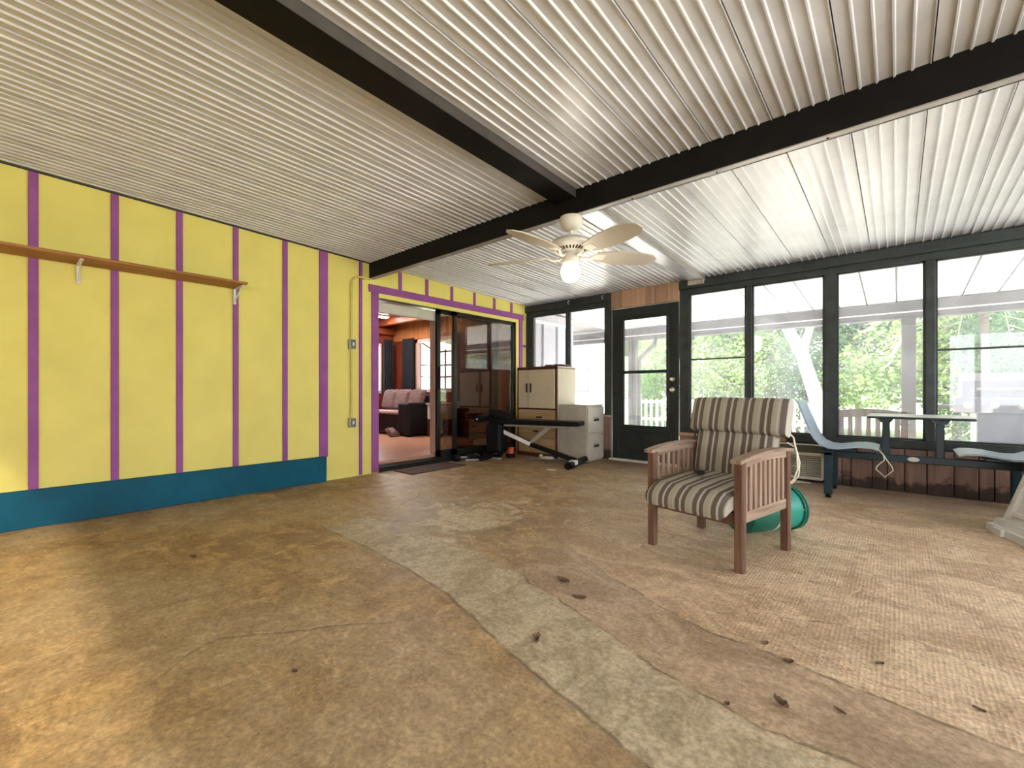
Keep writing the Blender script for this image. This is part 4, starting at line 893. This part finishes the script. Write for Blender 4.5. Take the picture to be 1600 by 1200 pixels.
MB().rbox(FX0, FY0 - .002, FT, FX1 - .004, FY1, FT + .012, .004).build('top', M['filegrey'], fc)

# ------------------------------------------------------------------ exercise bench
BR = math.radians(14)
eb = thing('weight_bench', 'black padded weight bench with grey frame before the cabinets', 'exercise bench', (-2.995, 4.66, 0), BR)
def ep(mb, name, m='blacksteel', **k): return mb.build(name, M[m], eb, local=True, **k)
ep(MB().tube([(0, -0.33, 0.045), (0, 0.33, 0.045)], 0.038, 12), 'foot_bar', smooth=True)
for y in (-0.34, 0.34): ep(MB().tube([(0, y - .02, 0.045), (0, y + .02, 0.045)], 0.044, 12), 'end_cap', 'black', smooth=True)
ep(MB().rbox(-0.045, -0.20, 0.035, 0.0385, -0.10, 0.0845, .003), 'label_sticker', 'sticker')
ep(MB().bar((-0.02, 0, 0.06), (-0.66, 0, 0.235), 0.05, 0.055, r=.004), 'lower_strut')
ep(MB().bar((-0.66, 0, 0.235), (-1.16, 0, 0.42), 0.055, 0.06, r=.004), 'lower_strut')
ep(MB().bar((-0.64, -0.031, 0.235), (-1.12, -0.031, 0.413), 0.004, 0.052, r=.001), 'white_decal', 'sticker')
ep(MB().bar((-0.36, 0, 0.485), (-0.70, 0, 0.205), 0.045, 0.05, r=.004), 'brace', 'greysteel')
ep(MB().rbox(-1.14, -0.025, 0.455, -0.06, 0.025, 0.49, .004), 'seat_beam', 'greysteel')
ep(MB().rbox(-1.10, -0.14, 0.492, 0.05, 0.14, 0.552, .02, 2), 'bench_pad', 'black')
ep(MB().bar((-1.13, 0, 0.46), (-1.24, 0, 0.04), 0.055, 0.055, r=.004), 'rear_leg')
ep(MB().tube([(-1.24, -0.28, 0.04), (-1.24, 0.28, 0.04)], 0.036, 12), 'foot_bar', smooth=True)
tilt = Matrix.Translation((-1.07, 0.0, 0.605)) @ Matrix.Rotation(math.radians(20), 4, 'Y')
q = MB().rbox(-0.15, -0.13, -0.032, 0.14, 0.13, 0.032, .02, 2); q2 = MB().add([tilt @ Vector(p) for p in q.v], q.f); ep(q2, 'back_pad', 'black')
ep(MB().bar((-1.10, 0, 0.5), (-1.32, -0.02, 0.56), 0.05, 0.05, r=.004), 'roller_arm')
for y0, y1 in ((-0.30, -0.06), (0.06, 0.30)): ep(MB().tube([(-1.28, y0, 0.56), (-1.28, y1, 0.56)], 0.046, 14), 'foam_roller', 'black', smooth=True)
ep(MB().tube([(-1.28, -0.32, 0.56), (-1.28, 0.32, 0.56)], 0.012, 8), 'roller_axle', 'greysteel', smooth=True)
ep(MB().bar((-1.20, -0.05, 0.50), (-1.155, -0.05, 0.25), 0.02, 0.03, r=.003), 'adjust_bar', 'greysteel'); ep(MB().bar((-1.20, -0.064, 0.485), (-1.180, -0.064, 0.375), 0.004, 0.028), 'white_decal', 'sticker')
ep(MB().rbox(-1.25, -0.14, 0.10, -1.03, 0.12, 0.50, .03), 'weight_carrier', 'black')
ep(MB().tube([(-0.97, .0, 0.62), (-0.97, .0, 0.72), (-0.985, 0, 0.73)], 0.012, 8), 'pull_pin', 'black', smooth=True)

# clutter by the bench
def loc(x, y, z=0): # bench-side helper in world metres
    return (x, y, z)
sm = thing('black_shoe', 'worn black shoe on the floor before the fixed glass panel', 'shoe', (-4.28, 4.12, 0), math.radians(60))
def shoe(root, m='black'):
    sole = [(-.13, -.035), (-.14, 0), (-.13, .035), (0, .038), (.10, .045), (.14, .02), (.14, -.02), (.10, -.045), (0, -.036)]
    MB().prism(sole, 0.0, 0.022, 'z').build('sole', M['greysteel'], root, local=True)
    v = []; prof = [(-.13, .03, .10), (-.09, .034, .105), (-.03, .035, .10), (.03, .038, .075), (.09, .043, .055), (.135, .02, .03)]
    for x, w_, h in prof:
        for a in range(7):
            an = PI * a / 6; v.append((x, w_ * math.cos(an), 0.022 + (h - 0.022) * math.sin(an) ** 0.7))
    f = [(i * 7 + a, i * 7 + a + 1, (i + 1) * 7 + a + 1, (i + 1) * 7 + a) for i in range(5) for a in range(6)] + [tuple(range(7)), tuple(range(35, 42))]
    MB().add(v, f).build('upper', M[m], root, local=True, smooth=True)
    for k in range(3): MB().rbox(.0 + .025 * k, -.022, .088 - .012 * k, .010 + .025 * k, .022, .094 - .012 * k, .002).build('lace', M['sticker'], root, local=True)
shoe(sm)
sm2 = thing('black_shoe', 'worn black shoe tucked beside the weight bench leg', 'shoe', (-4.20, 4.38, 0), math.radians(20)); shoe(sm2)
dm = thing('dumbbell', 'dark dumbbell lying on the floor by the fixed glass panel', 'dumbbell', (-4.33, 3.98, 0), math.radians(75))
MB().tube([(-.08, 0, .05), (.08, 0, .05)], 0.014, 10).build('grip', M['greysteel'], dm, local=True, smooth=True)
for s_ in (-1, 1): MB().tube([(s_ * .08, 0, .05), (s_ * .15, 0, .05)], 0.05, 6).build('weight', M['blacksteel'], dm, local=True)
pb = thing('plastic_bottle', 'small orange capped black canister under the weight bench', 'canister', (-4.08, 4.62, 0))
MB().lathe([(0.06, 0.0), (0.062, 0.01), (0.062, 0.05), (0.055, 0.06)], 16, Matrix.Translation((-4.08, 4.62, 0))).build('base', M['black'], pb, smooth=True)
MB().lathe([(0.055, 0.06), (0.056, 0.13), (0.04, 0.15)], 16, Matrix.Translation((-4.08, 4.62, 0))).build('body', M['orange'], pb, smooth=True)
MB().lathe([(0.04, 0.15), (0.04, 0.18), (0.001, 0.182)], 16, Matrix.Translation((-4.08, 4.62, 0))).build('cap', M['black'], pb, smooth=True)
bl = MB().lathe([(0.0005, 0.0)] + [(0.03 * math.sin(PI * k / 10), 0.03 - 0.03 * math.cos(PI * k / 10)) for k in range(1, 10)] + [(0.0005, 0.06)], 14, Matrix.Translation((-3.70, 4.83, 0.0)))
bl.single('ball', M['papercream'], 'small cream ball on the floor under the weight bench', 'ball', smooth=True)
puff(MB(), -3.56, 4.80, 0.022, 0.15, 0.09, 0.045).single('white_rag', M['sticker'], 'crumpled white rag beside the cream ball under the bench', 'rag', smooth=True)
t = MB(); nx, ny = 14, 8; top = []
for i in range(nx + 1):
    for j in range(ny + 1):
        u, v = i / nx, j / ny
        top.append((-3.86 + 0.50 * u + 0.06 * v, 4.62 + 0.16 * v + 0.10 * u - 0.03 * math.sin(u * 7), 0.008 + 0.014 * abs(math.sin(u * 9 + v * 4)) * math.sin(PI * min(1, max(0, v))) ))
fcs = [(i * (ny + 1) + j, (i + 1) * (ny + 1) + j, (i + 1) * (ny + 1) + j + 1, i * (ny + 1) + j + 1) for i in range(nx) for j in range(ny)]
t.add(top, fcs); t.add([(p[0], p[1], 0.001) for p in top], [f[::-1] for f in fcs]); t.single('floor_cloth', M['cloth'], 'rumpled grey cloth spread on the floor beneath the weight bench', 'cloth', smooth=True)
MB().add([(-3.10, 4.16, .001), (-3.01, 4.18, .001), (-3.02, 4.25, .001), (-3.11, 4.23, .001), (-3.10, 4.16, .008), (-3.01, 4.18, .004), (-3.02, 4.25, .006), (-3.11, 4.23, .003)], [(0, 3, 2, 1), (4, 5, 6, 7), (0, 1, 5, 4), (1, 2, 6, 5), (2, 3, 7, 6), (3, 0, 4, 7)]).single('paper_scrap', M['papercream'], 'torn paper scrap on the floor near the bench foot bar', 'paper')

# ------------------------------------------------------------------ dead leaves on the floor
def leaf(x, y, ln, wd, rot, curl, label, jag=0.2):
    t = MB(); n = 9; up = []; c, s_ = math.cos(rot), math.sin(rot)
    pts = []
    for i in range(n + 1):
        u = i / n; w_ = wd / 2 * math.sin(PI * min(1, u * 0.97 + 0.015)) ** 0.7 * (1 + jag * random.uniform(-1, 1)); xx = (u - .5) * ln
        for v in (-1, 0, 1):
            zz = 0.003 + curl * (abs(v) * 0.9 + 0.5 * (2 * u - 1) ** 2) * (0.6 + 0.4 * random.random())
            pts.append((x + c * xx - s_ * v * w_, y + s_ * xx + c * v * w_, zz))
    f = []
    for i in range(n):
        for v in range(2): a = i * 3 + v; f.append((a, a + 1, a + 4, a + 3))
    t.add(pts, f); t.add([(p[0], p[1], p[2] - 0.0015) for p in pts], [q[::-1] for q in f])
    t.single('dead_leaf', M['leaf'], label, 'leaf', smooth=True, group='dead leaves on the floor')
leaf(-1.229, 1.783, 0.075, 0.03, -0.1, 0.012, 'curled dead leaf lying to the left of the chair front leg')
leaf(-1.076, 1.687, 0.062, 0.032, 0.4, 0.006, 'flat ragged dead leaf just in front of the curled one', 0.5)
leaf(-1.009, 1.289, 0.058, 0.036, -0.9, 0.015, 'pale broken dead leaf on the grey floor strip', 0.5)
leaf(-0.259, 1.503, 0.052, 0.026, -0.6, 0.014, 'large dark dead leaf nearest the lower right', 0.4)
leaf(-0.28, 1.758, 0.03, 0.022, 0.3, 0.007, 'small dark leaf fragment on the seam of the tan floor')
leaf(-0.125, 1.585, 0.035, 0.012, -0.5, 0.004, 'thin pale leaf curl right of the large dark leaf')
leaf(-0.365, 1.83, 0.025, 0.018, 0.9, 0.005, 'tiny leaf fragment behind the seam fragment')
leaf(-0.045, 1.95, 0.03, 0.016, 0.7, 0.005, 'tiny dark leaf bit alone on the tan floor')
leaf(0.18, 1.86, 0.03, 0.015, -0.3, 0.004, 'tiny dark leaf bit farthest to the right')
leaf(-0.38, 1.40, 0.022, 0.016, 1.2, 0.005, 'tiny leaf bit left of the large dark leaf')
leaf(-2.965, 0.675, 0.05, 0.025, 0.2, 0.006, 'dark leaf fragment on the golden floor toward the teal board')
leaf(-1.50, 0.62, 0.022, 0.014, 0.4, 0.005, 'tiny dark leaf bit in the near golden floor')

# ------------------------------------------------------------------ outside: porch roof, posts, furniture, garden
gp = struct(MB().box(-16, BY + 0.14, -0.20, 14, 10.2, -0.06), 'ground_patio', M['patio'], 'pale sunlit concrete patio outside the windows', 'patio')
struct(MB().box(-60, -40, -0.30, 60, 10.2, -0.21), 'ground_gravel', mat('bare_soil', (0.22, 0.215, 0.21), 0.95, var=0.2, scale=2, bump=0.3), 'grey gravel around the house', 'gravel')
struct(MB().box(-60, 10.2, -0.25, 60, 70, -0.08), 'ground_lawn', M['grass'], 'green lawn beyond the patio', 'lawn')
PZ = lambda y: 2.30 - 0.062 * (y - 5.5)
pr_ = MB().add([(-9, 5.5, PZ(5.5) + .02), (4.5, 5.5, PZ(5.5) + .02), (4.5, 8.2, PZ(8.2) + .02), (-9, 8.2, PZ(8.2) + .02), (-9, 5.5, PZ(5.5) + .08), (4.5, 5.5, PZ(5.5) + .08), (4.5, 8.2, PZ(8.2) + .08), (-9, 8.2, PZ(8.2) + .08)], [(0, 3, 2, 1), (4, 5, 6, 7), (0, 1, 5, 4), (1, 2, 6, 5), (2, 3, 7, 6), (3, 0, 4, 7)])
porch = struct(pr_, 'ceiling_porch', M['porchgrey'], 'white panelled porch roof outside the windows', 'porch roof')
ppm = MB().add([(0.008, 5.5, PZ(5.5)), (0.30, 5.5, PZ(5.5)), (0.30, 8.1, PZ(8.1)), (0.008, 8.1, PZ(8.1)), (0.008, 5.5, PZ(5.5) + .02), (0.30, 5.5, PZ(5.5) + .02), (0.30, 8.1, PZ(8.1) + .02), (0.008, 8.1, PZ(8.1) + .02)], [(0, 3, 2, 1), (4, 5, 6, 7), (0, 1, 5, 4), (1, 2, 6, 5), (2, 3, 7, 6), (3, 0, 4, 7)]).mesh('roof_panel', M['porchwhite'])
x = -4.4
while x < 4.0:
    inst('roof_panel', ppm, porch, (x, 0, 0)); x += 0.314
MB().rbox(-9, 7.95, 2.00, 4.5, 8.05, 2.13, .004).build('eave_beam', M['porchgrey'], porch); MB().rbox(-9, 7.93, 1.905, 4.5, 8.06, 1.985, .004).build('eave_beam', M['porchgrey'], porch)
MB().box(-9, 7.925, 1.985, 4.5, 8.06, 2.00).build('eave_flashing', M['whitepaint'], porch)
for x, lb in ((0.115, 'porch post seen through the window behind the booth table'), (-3.87, 'porch post seen through the entry door glass'), (4.2, 'porch post far right beyond the grill')):
    p = thing('porch_post', lb, 'post', (x, 8.0, -0.06), group='porch posts')
    MB().rbox(x - .075, 7.94, -.06, x + .075, 8.06, 1.905, .006).build('shaft', M['porchgrey'], p); MB().rbox(x - .10, 7.915, -.06, x + .10, 8.085, -.01, .006).build('base_plate', M['porchgrey'], p)
dp = MB(); dp.tube([(-3.40, 7.95, 1.96), (-3.40, 7.92, 1.80), (-3.70, 7.92, 1.55), (-3.72, 7.92, 1.40), (-3.72, 7.92, 0.0)], 0.045, 8)
dp.single('downspout', M['porchgrey'], 'grey downspout bending beside the porch post behind the entry door', 'downspout', smooth=True)
lt = thing('hanging_bell', 'small grey bell lamp hanging from the porch eave outside the entry door', 'hanging lamp', (-3.05, 7.9, 1.62))
MB().tube([(-3.05, 7.9, 1.90), (-3.05, 7.9, 1.80)], 0.008, 6).build('hook', M['blacksteel'], lt); MB().lathe([(0.02, 1.81), (0.05, 1.79), (0.08, 1.74), (0.13, 1.69), (0.135, 1.665), (0.11, 1.665), (0.06, 1.62), (0.001, 1.615)], 20, Matrix.Translation((-3.05, 7.9, 0))).build('shade', M['porchgrey'], lt, smooth=True)

# continuing house wall outside the corner window
ew = struct(MB().box(WX - 0.14, BY + 0.14, -0.06, WX - 0.02, 6.80, 2.24), 'wall_outside', M['lilac'], 'lilac grey outside wall with dark battens beyond the corner window', 'wall')
for y in (5.874, 6.279, 6.575): MB().rbox(WX - 0.022, y - .022, 0.0, WX + 0.0, y + .022, 2.05, .003).build('batten', M['darkbatten'], ew)
MB().rbox(WX - 0.022, 5.60, 2.05, WX + 0.0, 6.80, 2.10, .003).build('batten', M['whitepaint'], ew)

# barbecue grill
gr = thing('barbecue_grill', 'steel barbecue grill on the patio behind the right window', 'grill', (0.95, 6.85, -0.06))
def gp_(mb, name, m='steel', **k): return mb.build(name, M[m], gr, **k)
gp_(MB().rbox(0.62, 6.62, 0.02, 1.40, 7.15, 0.70, .01), 'cart'); gp_(MB().rbox(0.20, 6.62, 0.74, 0.62, 7.12, 0.78, .008), 'side_shelf'); gp_(MB().rbox(1.40, 6.62, 0.74, 1.80, 7.12, 0.78, .008), 'side_shelf')
pn = gp_(MB().rbox(0.45, 6.57, 0.70, 1.55, 6.64, 0.86, .008), 'control_panel')
for x in (0.55, 0.74, 0.93, 1.12, 1.31): MB().lathe([(0.036, 0.0), (0.036, 0.012), (0.026, 0.016), (0.024, 0.04), (0.001, 0.042)], 18, Matrix.Translation((x, 6.57, 0.785)) @ Matrix.Rotation(PI / 2, 4, 'X')).build('knob', M['whitemetal'], pn, smooth=True)
gp_(MB().rbox(0.5, 6.64, 0.70, 1.5, 7.12, 0.88, .008), 'firebox'); gp_(MB().prism([(6.64, 0.88), (7.12, 0.88), (7.12, 1.00), (7.0, 1.12), (6.82, 1.12), (6.70, 1.04)], 0.52, 1.48, 'x'), 'hood')
hb = gp_(MB().tube([(0.62, 6.63, 0.95), (1.38, 6.63, 0.95)], 0.014, 10), 'hood_handle', 'whitemetal', smooth=True)
for x in (0.68, 1.34):
    for y in (6.68, 7.08): gp_(MB().tube([(x - .015, y, -0.02), (x + .015, y, -0.02)], 0.04, 14), 'wheel', 'blacksteel', smooth=True)
# patio chair
pc = thing('patio_chair', 'brown wooden patio chair facing away outside the middle window', 'chair', (-0.24, 6.5, -0.06))
def pp_(mb, name, m='patiochair', **k): return mb.build(name, M[m], pc, **k)
for x in (-0.54, 0.06):
    pp_(MB().rbox(x - .03, 6.25, -.06, x + .03, 6.31, 0.72, .006), 'leg'); pp_(MB().rbox(x - .03, 6.75, -.06, x + .03, 6.81, 0.58, .006), 'leg'); pp_(MB().rbox(x - .04, 6.25, 0.56, x + .04, 6.83, 0.59, .006), 'armrest')
pts = [(-0.57 + 0.66 * k / 10, 0.70 + 0.035 * math.sin(PI * k / 10)) for k in range(11)]
pp_(MB().prism(pts + [(p[0], p[1] - .09) for p in pts[::-1]], 6.25, 6.29, 'y'), 'top_rail')
for k in range(7): pp_(MB().rbox(-0.48 + .08 * k - .022, 6.26, 0.34, -0.48 + .08 * k + .022, 6.28, 0.64, .003), 'back_slat')
pp_(MB().rbox(-0.52, 6.27, 0.30, 0.04, 6.80, 0.36, .006), 'seat')

# white fence far behind, neighbouring shed
fe = thing('white_fence', 'low white picket fence across the garden', 'fence', (-4.5, 11.0, -0.08))
for z in (0.18, 0.62): MB().box(-9, 10.98, z, -1.0, 11.02, z + .06).build('rail', M['whitepaint'], fe)
pk = MB().rbox(-.03, -.015, 0, .03, .015, 0.80, .004).mesh('picket', M['whitepaint'])
for k in range(54): inst('picket', pk, fe, (-9 + k * .15 + 4.5, -0.03, 0))
sd_ = thing('garden_shed', 'pale shed with sloping shingle roof beyond the corner window', 'shed', (-9.0, 14.0, -0.08))
MB().box(-11.5, 12.5, -.08, -6.9, 16, 2.1).build('wall', M['whitepaint'], sd_); MB().prism([(12.2, 2.05), (14.25, 3.1), (16.3, 2.05), (16.3, 2.15), (14.25, 3.22), (12.2, 2.15)], -11.8, -6.6, 'x').build('roof', M['shingle'], sd_)
sw = MB().box(-8.6, 12.47, 0.9, -7.6, 12.5, 1.7).build('window', M['darkbatten'], sd_); MB().box(-8.55, 12.465, 0.95, -7.65, 12.472, 1.65).build('pane', M['interiorglass'], sw)

# foliage: leaf clumps
def leaf_cloud(n, rx, ry, rz, size, seed, hollow=0.35):
    r = random.Random(seed); v = []; f = []
    lobes = [(r.uniform(-.55, .55) * rx, r.uniform(-.5, .5) * ry, r.uniform(-.5, .6) * rz, r.uniform(.35, .6)) for _ in range(9)]
    for _ in range(n):
        lx, ly, lz, ls = r.choice(lobes); th = r.uniform(0, 2 * PI); cz_ = r.uniform(-1, 1); rad = (hollow + (1 - hollow) * r.random() ** 0.5)
        sx_ = math.sqrt(1 - cz_ * cz_); c = Vector((lx + rx * ls * rad * sx_ * math.cos(th), ly + ry * ls * rad * sx_ * math.sin(th), lz + rz * ls * rad * cz_))
        a = Vector((r.uniform(-1, 1), r.uniform(-1, 1), r.uniform(-.8, .5))).normalized(); b_ = a.cross(Vector((r.uniform(-1, 1), r.uniform(-1, 1), r.uniform(-1, 1)))).normalized()
        s_ = size * r.uniform(.6, 1.3); o = len(v); v += [c, c + a * s_ * .5 + b_ * s_ * .22, c + a * s_, c + a * s_ * .5 - b_ * s_ * .22]; f.append((o, o + 1, o + 2, o + 3))
    return v, f
def cloud_mesh(name, m, *a):
    v, f = leaf_cloud(*a); me = bpy.data.meshes.new(name); me.from_pydata([tuple(p) for p in v], [], f); me.materials.append(m); return me
clouds = [cloud_mesh('foliage', M[m], 9000, 1.5, 1.1, 1.4, 0.11, sd0) for m, sd0 in (('leafA', 1), ('leafB', 2), ('leafC', 3), ('leafB', 4), ('leafA', 5))]
bushes = [(-5.6, 12.2, 0.7, 0.7, 0), (-4.3, 12.6, 2.4, 1.25, 1), (-3.2, 12.0, 0.9, 0.95, 3), (-2.5, 13.0, 3.2, 1.4, 0), (-1.6, 12.2, 1.0, 0.9, 2), (-0.7, 13.2, 2.8, 1.4, 2), (0.1, 11.6, 1.2, 0.95, 1), (0.9, 12.6, 2.6, 1.3, 4), (1.6, 11.4, 1.0, 0.9, 2), (2.4, 12.6, 2.3, 1.4, 0), (3.6, 12.0, 1.5, 1.2, 2), (5.0, 13, 2.2, 1.5, 1), (-3.8, 15.5, 4.6, 2.0, 2), (0.2, 15.5, 4.8, 2.0, 2), (3.6, 15.5, 4.6, 2.0, 2)]
blabels = ['small green shrub low behind the white fence outside the entry door', 'tall pale yellow green bush outside the window next to the entry door', 'low pale green shrub behind the striped armchair window', 'tall mid green bush above the slanting pale trunk', 'low dark green shrub at the foot of the slanting pale trunk', 'tall dark green bush between the slanting trunk and the porch post', 'low pale yellow green bush just behind the porch post and patio chair', 'fresh green bush between the porch post and the palm', 'low dark green bush behind the barbecue grill', 'mid green bush right of the palm beyond the grill', 'dark green bush far right past the grill', 'pale green bush farthest to the right', 'large dark tree crown behind the window next to the entry door', 'large dark tree crown behind the porch post', 'large dark tree crown behind the palm']
stem = MB().tube([(0, 0, -1), (0.03, 0.02, -.3), (-.02, 0, 0.3)], [0.07, 0.05, 0.03], 8).mesh('stem', M['bark'])
for (x, y, z, s_, kd), lb in zip(bushes, blabels):
    b_ = thing('garden_bush', lb, 'bush', (x, y, -0.08), random.uniform(0, 6), group='garden bushes behind the porch')
    o = inst('foliage', clouds[kd], b_, (0, 0, z + 0.08), (0, 0, 0), (s_, s_, s_ * 1.1)); inst('stem', stem, b_, (0, 0, (z + .08)), (0, 0, 0), (1, 1, (z + .08) / 1.0))
tk = thing('pale_tree', 'pale slanting tree trunk seen through the window behind the armchair', 'tree', (-1.05, 10.9, -0.08))
MB().tube([(-1.05, 10.9, -.08), (-1.25, 10.9, 0.8), (-1.5, 10.9, 1.7), (-1.95, 10.95, 2.7), (-2.4, 11, 4.2)], [0.17, 0.14, 0.12, 0.10, 0.06], 10).build('trunk', M['bark'], tk, smooth=True)
MB().tube([(-1.5, 10.9, 1.7), (-1.35, 10.95, 2.3), (-0.9, 11.0, 3.2)], [0.08, 0.07, 0.04], 8).build('branch', M['bark'], tk, smooth=True)
inst('foliage', clouds[0], tk, (-1.1, 0.2, 4.2), (0, 0, 1), (1.1, 1.1, .8))
pm = thing('palm_tree', 'palm with drooping pale fronds seen above the barbecue grill', 'palm', (1.05, 10.4, -0.08))
MB().tube([(1.05, 10.4, -.08), (1.08, 10.4, 1.2), (1.05, 10.4, 2.3)], [0.06, 0.05, 0.06], 10).build('trunk', mat('palm_bark', (0.07, 0.06, 0.05), 0.9, var=0.3, scale=14, bump=0.4), pm, smooth=True)
def frond_mesh():
    t = MB(); n = 16; sp_ = []
    for i in range(n + 1):
        u = i / n; sp_.append(Vector((1.25 * u, 0, 0.45 * math.sin(PI * u * .75) - 1.0 * u * u)))
    t.tube(sp_, [0.014 * (1 - .7 * i / n) for i in range(n + 1)], 5)
    for i in range(2, n + 1):
        for s_ in (-1, 1):
            p = sp_[i]; L_ = 0.42 * math.sin(PI * (i / n) * .85 + .2); q = p + Vector((0.18, s_ * L_, -0.16)); w_ = Vector((0.022, 0, 0.004))
            t.add([p - w_, p + w_, q + w_ * .2, q - w_ * .2], [(0, 1, 2, 3)])
    return t.mesh('frond', M['frond'])
fm = frond_mesh()
for k in range(13): inst('frond', fm, pm, (0, 0, 2.35), (0, random.uniform(-.5, .25), 2 * PI * k / 13), (1, 1, 1))
